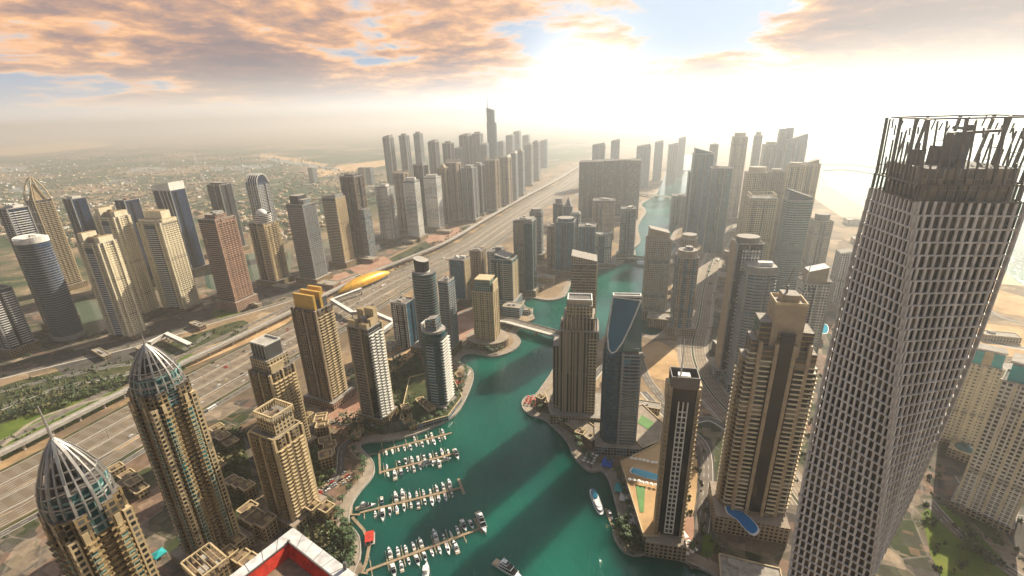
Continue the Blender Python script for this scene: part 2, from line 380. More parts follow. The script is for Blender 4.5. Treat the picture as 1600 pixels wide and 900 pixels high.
# ---------------------------------------------------------------- ground, water, roads
def ground_mat():
    m = bpy.data.materials.new('ground'); m.use_nodes = True; nt = m.node_tree; L = nt.links; b = nt.nodes['Principled BSDF']
    b.inputs['Roughness'].default_value = .95; b.inputs['Specular IOR Level'].default_value = .15
    tc = N(nt, 'ShaderNodeTexCoord'); co_ = tc.outputs['Object']
    def nz(s, d=6, r=.6, dist=0):
        n = N(nt, 'ShaderNodeTexNoise'); n.inputs['Scale'].default_value = s; n.inputs['Detail'].default_value = d; n.inputs['Roughness'].default_value = r
        n.inputs['Distortion'].default_value = dist; L.new(co_, n.inputs['Vector']); return n.outputs['Fac']
    big = nz(.0016, 8, .62, .4); mid = nz(.012, 7, .6); fine = nz(.11, 6, .65)
    v = N(nt, 'ShaderNodeTexVoronoi', distance='CHEBYCHEV'); v.inputs['Scale'].default_value = .022; v.inputs['Randomness'].default_value = .8; L.new(co_, v.inputs['Vector'])
    vs = N(nt, 'ShaderNodeSeparateColor'); L.new(v.outputs['Color'], vs.inputs[0])
    cells = ramp(nt, [(0, (.26, .185, .11)), (.25, (.075, .065, .055)), (.42, (.13, .105, .08)), (.6, (.22, .155, .1)), (.78, (.36, .28, .19)), (.9, (.07, .06, .05))], 'CONSTANT')
    L.new(vs.outputs[0], cells.inputs[0])
    sand = ramp(nt, [(.3, (.19, .135, .08)), (.5, (.36, .25, .145)), (.72, (.47, .35, .22))]); L.new(mid, sand.inputs[0])
    c = mixc(nt, .62, sand.outputs[0], cells.outputs[0])
    grn = ramp(nt, [(.3, (.022, .045, .022)), (.6, (.06, .085, .035)), (.8, (.14, .14, .07))]); L.new(fine, grn.inputs[0])
    gm = ramp(nt, [(.43, (0, 0, 0)), (.51, (1, 1, 1))]); g2 = math_(nt, 'ADD', big, math_(nt, 'MULTIPLY', math_(nt, 'SUBTRACT', mid, .5), .35)); L.new(g2, gm.inputs[0])
    # planted estates lie beyond the lake, bare lots along the highway
    sep = N(nt, 'ShaderNodeSeparateXYZ'); L.new(co_, sep.inputs[0])
    far = math_(nt, 'SUBTRACT', math_(nt, 'MULTIPLY', sep.outputs[0], -.75), math_(nt, 'MULTIPLY', sep.outputs[1], -.45))
    fr = N(nt, 'ShaderNodeMapRange'); fr.inputs['From Min'].default_value = 900; fr.inputs['From Max'].default_value = 1250; L.new(far, fr.inputs['Value'])
    y2 = N(nt, 'ShaderNodeMapRange'); y2.inputs['From Min'].default_value = 9000; y2.inputs['From Max'].default_value = 5200; L.new(sep.outputs[1], y2.inputs['Value'])
    gf = math_(nt, 'MULTIPLY', math_(nt, 'MULTIPLY', fr.outputs[0], y2.outputs[0]), gm.outputs[0])
    c = mixc(nt, gf, c, grn.outputs[0])
    f = ramp(nt, [(.3, (.62, .62, .62)), (.7, (1.2, 1.2, 1.2))]); L.new(fine, f.inputs[0])
    c = mixc(nt, 1.0, c, f.outputs[0], 'MULTIPLY'); L.new(c, b.inputs['Base Color'])
    MATS['ground'] = m
def water_mat(name, c1, c2, bump=.25, s1=.12, rough=.08, spread=.006, sss=0.0):
    m = bpy.data.materials.new(name); m.use_nodes = True; nt = m.node_tree; L = nt.links; b = nt.nodes['Principled BSDF']
    b.inputs['Roughness'].default_value = rough; b.inputs['IOR'].default_value = 1.33; b.subsurface_method = 'BURLEY'; b.inputs['Subsurface Weight'].default_value = sss; b.inputs['Subsurface Radius'].default_value = (6, 22, 18); b.inputs['Subsurface Scale'].default_value = 1.6; b.inputs['Specular IOR Level'].default_value = .5
    tc = N(nt, 'ShaderNodeTexCoord')
    n = N(nt, 'ShaderNodeTexNoise'); n.inputs['Scale'].default_value = spread; n.inputs['Detail'].default_value = 6; L.new(tc.outputs['Object'], n.inputs['Vector'])
    r = ramp(nt, [(.35, c1), (.68, c2)]); L.new(n.outputs['Fac'], r.inputs[0]); L.new(r.outputs[0], b.inputs['Base Color'])
    mp = N(nt, 'ShaderNodeMapping'); mp.inputs['Rotation'].default_value = (0, 0, R(25)); mp.inputs['Scale'].default_value = (1, .45, 1); L.new(tc.outputs['Object'], mp.inputs[0])
    n2 = N(nt, 'ShaderNodeTexNoise'); n2.inputs['Scale'].default_value = s1; n2.inputs['Detail'].default_value = 5; n2.inputs['Roughness'].default_value = .6; n2.inputs['Distortion'].default_value = .5
    L.new(mp.outputs[0], n2.inputs['Vector'])
    bp = N(nt, 'ShaderNodeBump'); bp.inputs['Strength'].default_value = bump; bp.inputs['Distance'].default_value = 1.0; L.new(n2.outputs['Fac'], bp.inputs['Height'])
    L.new(bp.outputs[0], b.inputs['Normal']); MATS[name] = m
def soil(name, stops, scale=.05, rough=.95):
    m = bpy.data.materials.new(name); m.use_nodes = True; nt = m.node_tree; L = nt.links; b = nt.nodes['Principled BSDF']
    b.inputs['Roughness'].default_value = rough; b.inputs['Specular IOR Level'].default_value = .2
    tc = N(nt, 'ShaderNodeTexCoord'); n = N(nt, 'ShaderNodeTexNoise'); n.inputs['Scale'].default_value = scale; n.inputs['Detail'].default_value = 8; n.inputs['Roughness'].default_value = .66
    L.new(tc.outputs['Object'], n.inputs['Vector']); r = ramp(nt, stops); L.new(n.outputs['Fac'], r.inputs[0]); L.new(r.outputs[0], b.inputs['Base Color']); MATS[name] = m
def road_mat(name, base, width, lanes, edge=(.5, .48, .42), med=0.0):
    """asphalt with painted lane lines; UV = metres across, metres along"""
    m = bpy.data.materials.new(name); m.use_nodes = True; nt = m.node_tree; L = nt.links; b = nt.nodes['Principled BSDF']
    b.inputs['Roughness'].default_value = .85; uv = N(nt, 'ShaderNodeUVMap'); sep = N(nt, 'ShaderNodeSeparateXYZ'); L.new(uv.outputs[0], sep.inputs[0]); U, V = sep.outputs[0], sep.outputs[1]
    tc = N(nt, 'ShaderNodeTexCoord'); n = N(nt, 'ShaderNodeTexNoise'); n.inputs['Scale'].default_value = .06; n.inputs['Detail'].default_value = 7; n.inputs['Roughness'].default_value = .7; L.new(tc.outputs['Object'], n.inputs['Vector'])
    r = ramp(nt, [(.3, tuple(c*.7 for c in base)), (.7, tuple(c*1.35 for c in base))]); L.new(n.outputs['Fac'], r.inputs[0])
    lw = width/lanes
    fr = math_(nt, 'ABSOLUTE', math_(nt, 'SUBTRACT', math_(nt, 'FRACT', math_(nt, 'DIVIDE', U, lw)), .5))
    line = math_(nt, 'GREATER_THAN', fr, .5-.16/lw*1.1); dash = math_(nt, 'GREATER_THAN', math_(nt, 'FRACT', math_(nt, 'DIVIDE', V, 12)), .55)
    ed = math_(nt, 'GREATER_THAN', math_(nt, 'ABSOLUTE', math_(nt, 'SUBTRACT', U, width/2)), width/2-.55)
    tot = math_(nt, 'MAXIMUM', math_(nt, 'MULTIPLY', line, dash), ed)
    # darker worn wheel tracks along each lane
    tr = N(nt, 'ShaderNodeMapRange'); tr.inputs['From Min'].default_value = 0; tr.inputs['From Max'].default_value = .5; tr.inputs['To Min'].default_value = .82; tr.inputs['To Max'].default_value = 1.1
    L.new(fr, tr.inputs['Value']); sc = N(nt, 'ShaderNodeVectorMath', operation='SCALE'); L.new(r.outputs[0], sc.inputs[0]); L.new(tr.outputs[0], sc.inputs['Scale'])
    c = mixc(nt, tot, sc.outputs[0], edge); L.new(c, b.inputs['Base Color']); MATS[name] = m
ground_mat()
water_mat('marina_water', (.002, .05, .039), (.007, .13, .086), .9, .13, .07, .006, 1.0)
water_mat('sea_water', (.05, .3, .27), (.11, .42, .36), .3, .06, .12, .0015)
water_mat('lake_water', (.05, .09, .06), (.09, .12, .08), .1, .2, .1)
def parcel(name):
    """paved yards, planting beds and paths laid out in small parcels with pale kerb lines"""
    m = bpy.data.materials.new(name); m.use_nodes = True; nt = m.node_tree; L = nt.links; b = nt.nodes['Principled BSDF']; b.inputs['Roughness'].default_value = .9; b.inputs['Specular IOR Level'].default_value = .2
    tc = N(nt, 'ShaderNodeTexCoord'); mp = N(nt, 'ShaderNodeMapping'); mp.inputs['Rotation'].default_value = (0, 0, R(24)); L.new(tc.outputs['Object'], mp.inputs[0])
    nz = N(nt, 'ShaderNodeTexNoise'); nz.inputs['Scale'].default_value = .09; nz.inputs['Detail'].default_value = 7; nz.inputs['Roughness'].default_value = .7; L.new(mp.outputs[0], nz.inputs['Vector'])
    cols = []
    for sc, rnd in ((.028, .9), (.085, .8)):
        v = N(nt, 'ShaderNodeTexVoronoi', distance='CHEBYCHEV'); v.inputs['Scale'].default_value = sc; v.inputs['Randomness'].default_value = rnd; L.new(mp.outputs[0], v.inputs['Vector'])
        se = N(nt, 'ShaderNodeSeparateColor'); L.new(v.outputs['Color'], se.inputs[0])
        cr = ramp(nt, [(0, (.06, .052, .045)), (.22, (.17, .135, .10)), (.4, (.035, .045, .018)), (.52, (.085, .075, .062)), (.66, (.24, .14, .095)), (.76, (.30, .23, .16)), (.88, (.05, .06, .025))], 'CONSTANT'); L.new(se.outputs[0], cr.inputs[0]); cols.append((v, cr.outputs[0]))
    c = mixc(nt, .45, cols[0][1], cols[1][1])
    e = N(nt, 'ShaderNodeTexVoronoi', feature='DISTANCE_TO_EDGE'); e.inputs['Scale'].default_value = .028; e.inputs['Randomness'].default_value = .9; L.new(mp.outputs[0], e.inputs['Vector'])
    c = mixc(nt, math_(nt, 'MULTIPLY', math_(nt, 'LESS_THAN', e.outputs['Distance'], .02), .4), c, (.25, .21, .17))
    f = ramp(nt, [(.3, (.55, .55, .55)), (.7, (1.35, 1.35, 1.35))]); L.new(nz.outputs['Fac'], f.inputs[0]); c = mixc(nt, 1.0, c, f.outputs[0], 'MULTIPLY'); L.new(c, b.inputs['Base Color']); MATS[name] = m
soil('lawn', [(.3, (.03, .06, .01)), (.5, (.085, .125, .016)), (.7, (.16, .17, .03))], .03)
soil('scrub', [(.3, (.018, .03, .012)), (.5, (.045, .055, .02)), (.7, (.13, .11, .055))], .06)
soil('sandlot', [(.3, (.27, .17, .085)), (.5, (.46, .30, .15)), (.7, (.56, .40, .23))], .025)
soil('verge', [(.3, (.09, .07, .05)), (.5, (.17, .12, .075)), (.62, (.36, .235, .12)), (.75, (.47, .32, .17))], .016)
parcel('yard')
soil('beach', [(.3, (.52, .38, .24)), (.6, (.62, .47, .31)), (.8, (.68, .54, .38))], .01)
soil('plaza', [(.3, (.25, .12, .08)), (.5, (.33, .19, .13)), (.7, (.38, .27, .19))], .05)
soil('paving', [(.3, (.22, .18, .14)), (.6, (.34, .28, .22)), (.8, (.42, .36, .28))], .12)
soil('tarmac', [(.3, (.045, .04, .037)), (.5, (.075, .068, .06)), (.7, (.13, .115, .1))], .05)
road_mat('highway_road', (.145, .11, .073), 22, 6); road_mat('highway_side', (.16, .12, .08), 16, 4); road_mat('street_road', (.13, .105, .08), 12, 3); road_mat('lane_road', (.10, .088, .075), 8, 2); road_mat('marina_road', (.2, .15, .1), 15, 4)

def flat(name, pts, z, m, kind='structure'):
    mb = MB(); tri = geometry.tessellate_polygon([[Vector((p[0], p[1], 0)) for p in pts]])
    for t in tri:
        q = [(pts[i][0], pts[i][1], z) for i in t]
        a = (q[1][0]-q[0][0])*(q[2][1]-q[0][1])-(q[2][0]-q[0][0])*(q[1][1]-q[0][1])
        mb.face(q if a > 0 else q[::-1], None, m)
    return tag(mb.build(name), kind=kind)
def pxs(l, z=0): return [P(x, y, z) for x, y in l]
def smooth(pts, n=6):
    pts = [Vector(p) for p in pts]; o = []
    for i in range(len(pts)-1):
        a, b, c, d = pts[max(i-1, 0)], pts[i], pts[i+1], pts[min(i+2, len(pts)-1)]
        for k in range(n):
            t = k/n; o.append(.5*((2*b)+(c-a)*t+(2*a-5*b+4*c-d)*t*t+(3*b-a-3*c+d)*t**3))
    return o+[pts[-1]]
def offs(pts, d):
    o = []
    for i, p in enumerate(pts):
        t = (pts[min(i+1, len(pts)-1)]-pts[max(i-1, 0)]); t.z = 0; t.normalize(); o.append(p+Vector((t.y, -t.x, 0))*d)
    return o
def ribbon(name, pts, w, z, m, kind='structure', thick=0, parent=None):
    mb = MB(); a = offs(pts, -w/2); b = offs(pts, w/2); l = 0
    zz = z if callable(z) else (lambda i: z)
    for i in range(len(pts)-1):
        d = (pts[i+1]-pts[i]).length; z0, z1 = zz(i), zz(i+1)
        A, B, C, D = [(q.x, q.y, k) for q, k in ((a[i], z0), (b[i], z0), (b[i+1], z1), (a[i+1], z1))]
        mb.face([A, B, C, D], [(0, l), (w, l), (w, l+d), (0, l+d)], m)
        if thick:
            dn = lambda q: (q[0], q[1], q[2]-thick)
            mb.face([B, dn(B), dn(C), C], None, 'concrete'); mb.face([A, D, dn(D), dn(A)], None, 'concrete'); mb.face([dn(A), dn(D), dn(C), dn(B)], None, 'concrete')
        l += d
    o = mb.build(name, parent)
    return tag(o, kind=kind) if kind else o

# shoreline of the marina, from the near left quay up the far bank and back down the right one
LQ = [(548, 960), (553, 900), (563, 870), (562, 838), (546, 815), (550, 788), (562, 768), (583, 742), (584, 722), (572, 708), (563, 696), (576, 690), (604, 688), (644, 680), (682, 665), (711, 648), (729, 620), (740, 590), (737, 576), (727, 571), (719, 564), (724, 554), (742, 551), (770, 557), (799, 549), (814, 533), (806, 520), (818, 505)]
LQ2 = [(836, 498), (829, 484), (818, 475), (826, 465), (856, 469), (882, 463), (893, 441), (907, 425), (932, 420), (960, 416), (978, 405), (990, 388), (1001, 376), (997, 352), (1010, 330), (1003, 318), (1024, 305), (1034, 286), (1042, 268), (1050, 252), (1068, 240)]
RQ = [(1095, 240), (1088, 262), (1080, 282), (1070, 305), (1062, 330), (1058, 352), (1048, 372), (1056, 388), (1024, 412), (1012, 440), (1003, 470), (1018, 488), (1040, 505), (1026, 524), (998, 520), (975, 512), (950, 520), (930, 535), (890, 528), (876, 552), (862, 580), (848, 601), (836, 616), (822, 619), (815, 629), (819, 641), (834, 650), (852, 656), (880, 682), (890, 698), (893, 708), (906, 724), (922, 736), (940, 735), (951, 750), (961, 785), (966, 810), (957, 826), (961, 843), (976, 862), (1000, 867), (1021, 858), (1045, 867), (1085, 883), (1125, 905), (1165, 960)]
lq = smooth(pxs(LQ), 3); lq2 = smooth(pxs(LQ2), 3); rq = smooth(pxs(RQ), 3)
MARINA = lq+lq2+rq
def inside(p, poly):
    x, y = p[0], p[1]; c = False; j = len(poly)-1
    for i in range(len(poly)):
        a, b = poly[i], poly[j]
        if (a[1] > y) != (b[1] > y) and x < (b[0]-a[0])*(y-a[1])/(b[1]-a[1])+a[0]: c = not c
        j = i
    return c
COAST = [Vector((1500, -2500, 0)), Vector((1180, 300, 0))]+pxs([(1600, 447), (1572, 428), (1545, 408), (1500, 385), (1440, 362), (1390, 345), (1345, 322), (1312, 302), (1292, 286), (1286, 272), (1284, 258), (1282, 246), (1270, 232), (1240, 214), (1200, 198), (1180, 185)])
coast = COAST[:2]+smooth(COAST[2:], 4)
def make_ground():
    e = coast[-1]; outer = [Vector((-70000, -2500, 0))]+coast+[Vector((e.x*3, 70000, 0)), Vector((-70000, 70000, 0))]
    tri = geometry.tessellate_polygon([outer, MARINA]); pts = outer+MARINA; mb = MB()
    for t in tri:
        q = [tuple(pts[i][:2])+(0,) for i in t]; a = (q[1][0]-q[0][0])*(q[2][1]-q[0][1])-(q[2][0]-q[0][0])*(q[1][1]-q[0][1])
        mb.face(q if a > 0 else q[::-1], None, 'ground')
    tag(mb.build('ground'), kind='structure')
    # quay walls down to the water
    for run in (lq+lq2[:1], lq2, rq):
        mb = MB()
        for a, b in zip(run, run[1:]):
            mb.face([(b.x, b.y, 0), (a.x, a.y, 0), (a.x, a.y, -3), (b.x, b.y, -3)], None, 'concrete')
        tag(mb.build('quay_wall'), 'pale concrete wall holding up the edge of the marina basin', 'quay wall', 'quay walls of the marina')
    xs = [p.x for p in MARINA]; ys = [p.y for p in MARINA]
    flat('marina_water', [(min(xs)-20, 60), (max(xs)+20, 60), (max(xs)+20, max(ys)+20), (min(xs)-20, max(ys)+20)], -2.2, 'marina_water')
    flat('sea_water', [(300, -2500), (90000, -2500), (90000, 70000), (300, 70000)], -2.6, 'sea_water')
make_ground()
def dedupe(q): return q
# promenades along the water, paved and kerbed
ribbon('promenade', offs(lq, -5.5), 10, .14, 'paving'); ribbon('promenade', offs(lq2, -5.5), 10, .14, 'paving'); ribbon('promenade', offs(rq, -5.5), 10, .14, 'paving')
for run in (lq, lq2, rq): ribbon('quay_kerb', offs(run, -.4), .9, .5, 'concrete', thick=.5)
# beach and the sandy strip behind it
bc = smooth(COAST[2:14], 4)
ribbon('beach_sand', offs(bc, -52), 104, .03, 'beach')

# the highway, the raised rail line beside it and its verges
RAILPX = [(-120, 775), (0, 722), (195, 622), (290, 575), (383, 530), (470, 487), (570, 437), (640, 408), (700, 382), (760, 346), (820, 311), (870, 284), (905, 262), (935, 245)]
rail = smooth(pxs(RAILPX), 5)
rail = [rail[0]+(rail[0]-rail[5]).normalized()*900]+rail
ribbon('highway_verge', offs(rail, 75), 190, .02, 'verge')
def strip(name, o, w, m, z=.06): return ribbon(name, offs(rail, o), w, z, m)
for o_, w_ in ((33, 22), (57, 16), (82, 22), (107, 16)): strip('highway', o_, w_, 'highway_road' if w_ == 22 else 'highway_side')
strip('service_road', 126, 8, 'lane_road'); strip('slip_road', -22, 8, 'lane_road'); strip('slip_road', -40, 12, 'street_road'); strip('planted_strip', 19, 4, 'scrub', .1); strip('planted_strip', 119, 4, 'scrub', .1); strip('median', 69.5, 3, 'paving', .12)
for o_, l_ in ((46.3, 'long pale concrete barrier between the rail-side carriageways of the highway'), (69.5, 'long pale concrete barrier down the middle of the highway'), (95.2, 'long pale concrete barrier between the marina-side carriageways of the highway')):
    tag(ribbon('median_barrier', offs(rail, o_), 1.0, 1.0, 'concrete', kind=None, thick=1.0), l_, 'barrier')
def viaduct():
    r = empty('rail_viaduct', (0, 0, 0), 0, 'raised pale concrete rail viaduct running beside the highway on piers', 'viaduct')
    ribbon('deck', rail, 9, 9.5, 'concrete', kind=None, thick=2.2, parent=r)
    for o in (-4.2, 4.2): ribbon('side_wall', offs(rail, o), .5, 10.9, 'concrete', kind=None, thick=1.4, parent=r)
    acc = 0; me = MB().box(0, 0, 0, 2.2, 2.2, 7.5, 'concrete').data('pier'); k = 0
    for a, b in zip(rail, rail[1:]):
        l = (b-a).length; n = max(1, int(l/34))
        if a.y < 100 or a.y > 2600: continue
        for i in range(n):
            if k < 90: link('pier', me, r, a+(b-a)*(i/n)); k += 1
viaduct()
# ---------------------------------------------------------------- air
def haze():
    m = bpy.data.materials.new('haze'); m.use_nodes = True; nt = m.node_tree; nt.nodes.clear(); o = N(nt, 'ShaderNodeOutputMaterial'); v = N(nt, 'ShaderNodeVolumePrincipled')
    v.inputs['Color'].default_value = (.95, .985, 1.0, 1); v.inputs['Density'].default_value = HAZE; v.inputs['Anisotropy'].default_value = HAZE_G
    nt.links.new(v.outputs[0], o.inputs['Volume']); MATS['haze'] = m
    tag(MB().prism([(-95000, -9000), (95000, -9000), (95000, 95000), (-95000, 95000)], -5.5, 396, 'haze', bottom=True).build('haze'), kind='stuff')
HAZE, HAZE_G = 1.75e-4, .74
haze()
# ---------------------------------------------------------------- towers
def lathe(mb, prof, n, m, cx=0, cy=0):
    for (r0, z0), (r1, z1) in zip(prof, prof[1:]):
        for i in range(n):
            a, b = 2*math.pi*i/n, 2*math.pi*(i+1)/n
            q = [(cx+r0*math.cos(a), cy+r0*math.sin(a), z0), (cx+r0*math.cos(b), cy+r0*math.sin(b), z0), (cx+r1*math.cos(b), cy+r1*math.sin(b), z1), (cx+r1*math.cos(a), cy+r1*math.sin(a), z1)]
            if r1 < .01: q = q[:3]
            elif r0 < .01: q = [q[0], q[2], q[3]]
            mb.face(q, [(r0*a, z0), (r0*b, z0), (r1*b, z1), (r1*a, z1)][:len(q)], m)
    return mb
def crown_op(T, op, sx, sy):
    k = op[0]; z = T.z
    if k == 'box':
        _, kx, ky, h, m = op[:5]; dx, dy = (op[5:7] if len(op) > 6 else (0, 0))
        T.part('crown', MB().prism(rect(sx*kx, sy*ky, dx*sx, dy*sy), z, z+h, m, 'roof')); 
        if len(op) < 8: T.z = z+h
    elif k == 'oval':
        _, kk, h, m = op; T.part('crown', MB().prism(oval(sx*kk, sy*kk), z, z+h, m, 'roof')); T.z = z+h
    elif k == 'wedge':                       # roof sloping along x (ha at -x, hb at +x)
        _, kx, ky, ha, hb, m = op[:6]; ax = op[6] if len(op) > 6 else 'x'; p = rect(sx*kx, sy*ky)
        zt = [z+ha, z+hb, z+hb, z+ha] if ax == 'x' else [z+ha, z+ha, z+hb, z+hb]
        T.part('crown', MB().prism(p, z, z, m, 'roof', ztop=zt)); T.z = z+min(ha, hb)
    elif k == 'pyr':
        _, kk, h, m = op; p = rect(sx*kk, sy*kk); T.part('crown', MB().prism(p, z, z+h, m, m, top=scl(p, .06))); T.z = z+h
    elif k == 'dome':
        _, r, m = op; T.part('dome', lathe(MB(), [(r*math.cos(a), z+r*math.sin(a)) for a in (j*math.pi/14 for j in range(8))], 20, m), True); T.z = z+r
    elif k == 'mast': T.mast(op[1]*sx, op[2]*sy, z, op[3], op[4] if len(op) > 4 else 1.2)
    elif k == 'frame':
        _, h, m = op; mb = MB(); p = rect(sx*.9, sy*.9)
        for i in range(4):
            a, b = Vector((*p[i], z+h)), Vector((*p[(i+1) % 4], z+h)); mb.bar(a, b, .9, m); nn = 5
            for j in range(nn): q = a+(b-a)*(j/nn); mb.bar(q-Vector((0, 0, h)), q, .6, m)
        T.part('roof_frame', mb)
    elif k == 'plant': T.plant(z, sx*.8, sy*.8, op[1] if len(op) > 1 else 'concrete', op[2] if len(op) > 2 else 3)
def gen(label, tx, ty, by, w, k=1.0, az=20, fac='f_grey', shape='rect', pod=(1.35, 12, 'f_sand'), crown=(('plant',),), slab=None, fins=None, steps=None, cat='tower', par=True, name='tower', group=None):
    T = Tower(label, tx, ty, by, w, k, az, name, cat, group); sx, sy, h = T.sx, T.sy, T.h
    poly = {'rect': rect, 'oval': oval, 'rr': lambda a, b: oval(a, b, 24, 4.5), 'cham': lambda a, b: cham(a, b, .18*min(a, b)), 'bays': lambda a, b: bays(a*.93, b*.93, .04*a, 2, .5), 'bow': lambda a, b: bow(a, b*.86, .16*b)}[shape](sx, sy)
    if pod: T.podium(*pod)
    z0 = pod[1] if pod else 0
    T.shaft(poly, 0, h, fac)
    if slab:
        m, step, th, edges, out, wd, gp, base = slab
        T.slabs(comb(poly, edges, out, wd, gp, base) if wd else grow(poly, base), z0+3, h-1, step, th, m)
    if fins is None and shape == 'rect' and w > 15:
        wc = {'f_tan': 'tan', 'f_cream': 'cream', 'f_sand': 'sand', 'f_grey': 'grey', 'f_haze': 'concrete', 'f_brown': 'umber', 'f_pink': 'pink'}.get(fac if isinstance(fac, str) else fac[1], 'grey')
        for f0 in random.sample((-.3, -.12, .08, .26), 2): T.part('glass_bay', MB().prism(rect(sx*.1, 1.0, f0*sx, -sy*.5), z0, h-3, 'glass_dark', 'roofd'))
        T.part('glass_bay', MB().prism(rect(1.0, sy*.16, sx*.5, random.uniform(-.2, .2)*sy), z0, h-3, 'glass_dark', 'roofd'))
        fins = [(-.5, -.5, 1.6, 1.6, wc), (.5, -.5, 1.8, 1.8, wc), (.5, .5, 1.6, 1.6, wc), (random.uniform(-.05, .05)*2, -.51, 1.2, 1.2, wc)]
    for x, y, fw, fd, m in fins or (): T.part('pier', MB().box(x*sx, y*sy, z0, fw, fd, h-z0+1.5, m))
    for x, y, kx, ky, hh, fc in steps or (): T.part('wing', MB().prism(rect(sx*kx, sy*ky, x*sx, y*sy), 0, h*hh, fc, 'roofd'))
    if par and shape != 'bays': T.parapet(grow(poly, .15), h, 1.6)
    for op in crown: crown_op(T, op, sx, sy)
    return T
BAL = lambda m='cream', edges=None, out=1.2, w=3.2, g=2.4, base=.25, step=3.6, th=1.1: (m, step, th, edges, out, w, g, base)
BAND = lambda m='white', base=.5, step=3.7, th=.9: (m, step, th, None, 0, 0, 0, base)

def towers_left():
    gen('navy tower with white slatted balconies cut off by the picture edge, low beside the highway', -12, 452, 548, 62, 1, 20, 'f_navy', slab=BAL('white', (1,), 1.2, 9, 1, .1))
    gen('blue glass tower with broad bright white stripes and white parapet, behind the rounded glass tower', 20, 325, 512, 48, 1.1, 20, 'f_navy', slab=BAL('white', (1,), .9, 14, .6, .12), crown=(('box', .9, .5, 5, 'white', 0, .1), ('plant', 'white')))
    T = Tower('rounded navy glass tower with white sill bands and a slanted white crown', 50, 378, 525, 74, .95, 20)
    p = oval(T.sx, T.sy, 36, 2.3); T.podium(1.25, 7, 'concrete', poly=oval(T.sx*1.12, T.sy*1.12, 30)); T.shaft(p, 0, T.h, 'f_navyband'); T.slabs(grow(p, .45), 9, T.h-3, 3.75, .7, 'grey', 'sill_band')
    q = scl(p, 1.02); T.part('crown', MB().prism(q, T.h, T.h, 'white', 'white', ztop=[T.h+5+4.5*abs(x)/T.sx*2 for x, y in q])); T.plant(T.h+6, T.sx*.5, T.sy*.5)
    # pointed tower
    T = gen('slim cream and dark tower with a pointed openwork crown', 60, 312, 450, 42, 1, 20, 'f_dgrey', slab=BAL('cream', (1,), 1.3, 4, 2, .2), par=False, crown=(),
            fins=[(-.5, -.5, 1.6, 1.6, 'white'), (-.17, -.5, 1, 1, 'white'), (.17, -.5, 1, 1, 'white'), (.5, -.5, 1.8, 1.8, 'cream'), (.5, .5, 1.6, 1.6, 'cream'), (-.5, .5, 1.6, 1.6, 'white')])
    for zz in range(1, 8): T.part('cross_band', MB().box(0, -T.sy*.5, T.h*zz/8, T.sx, 1.2, 2.2, 'white'))
    s = T.sx/2
    for a in range(4):
        c, d = (s, s, -s, -s)[a], (-s, s, s, -s)[a]; mb = MB(); pts = [(c*f*1.0, d*f*1.0, T.h+44*u) for f, u in ((1, 0), (.86, .3), (.6, .62), (.28, .88), (0, 1))]; mb.path(pts, 1.8, 'cream'); T.part('crown_rib', mb)
    T.part('crown', MB().prism(rect(T.sx*.7, T.sy*.7), T.h, T.h+30, 'sand', 'sand', top=rect(T.sx*.2, T.sy*.2)))
    gen('plain dark navy tower with a pale cap behind the twin white towers', 116, 310, 455, 36, 1, 20, 'f_navy', crown=(('box', .7, .6, 5, 'white'),))
    for lab, tx, ty, by, w in (('front one of twin white finned towers, with dark balcony centre and stepped cream crown', 152, 378, 524, 62), ('white finned tower with a slatted centre standing directly behind its twin', 176, 338, 488, 56)):
        T = gen(lab, tx, ty, by, w, .62, 14, 'f_ivory', slab=('ivory', 3.6, 1.1, (0, 1), 1.0, 3, 3, .15), crown=(), pod=(1.15, 6, 'f_sand'),
                fins=[(x, -.53, 2.6, 2.2, 'ivory') for x in (-.47, -.22, .22, .47)]+[(.53, y, 2, 2.4, 'ivory') for y in (-.3, .3)])
        T.part('glass_bay', MB().prism(rect(T.sx*.36, 3, 0, -T.sy*.5), 6, T.h-6, 'f_navyband', 'roofd')); T.slabs(rect(T.sx*.4, 5, 0, -T.sy*.5), 10, T.h-10, 3.6, .9, 'white')
        for x, hh in ((-.36, 15), (.36, 10)): T.part('crown', MB().box(x*T.sx, 0, T.h, T.sx*.22, T.sy*.8, hh, 'ivory', 'sand'))
        T.part('crown', MB().box(0, T.sy*.1, T.h, T.sx*.5, T.sy*.5, 8, 'pink', 'umber')); T.plant(T.h+8, T.sx*.5, T.sy*.4, 'sand')
    gen('dark blue glass tower with faint lit floor lines beside the twin white towers', 198, 312, 442, 38, 1, 20, 'f_navy', slab=BAND('dgrey', .15), crown=(('plant', 'pink'),))
    T = gen('broad cream tower with a dark slatted balcony centre and a large box crown', 246, 346, 481, 62, .62, 14, 'f_ivory', slab=('ivory', 3.6, 1.1, (1,), 1.0, 3, 3, .15), crown=(), pod=(1.1, 6, 'f_sand'),
            fins=[(x, -.53, 2.4, 2.4, 'ivory') for x in (-.48, -.3, .3, .48)])
    T.part('glass_bay', MB().prism(rect(T.sx*.42, 3, 0, -T.sy*.5), 6, T.h-4, 'f_navyband', 'roofd')); T.slabs(rect(T.sx*.44, 6, 0, -T.sy*.5), 10, T.h-6, 3.6, .9, 'white')
    T.part('crown', MB().box(0, .05*T.sy, T.h, T.sx*1.02, T.sy*.9, 6, 'ivory', 'sand')); T.part('crown', MB().box(0, T.sy*.1, T.h+6, T.sx*.74, T.sy*.55, 13, 'ivory', 'sand'))
    T = gen('dark glass tower with long white diagonal stripes and a slanted white crown', 264, 296, 424, 50, .8, 14, 'f_navy', crown=(('wedge', 1.02, 1.02, 10, 17, 'white'),), par=False)
    for x0, x1 in ((-.15, .2), (.3, .52)): T.part('stripe', MB().bar((x0*T.sx, -T.sy*.5-.4, T.h), (x1*T.sx, -T.sy*.5-.4, 10), 1.5, 'white'))
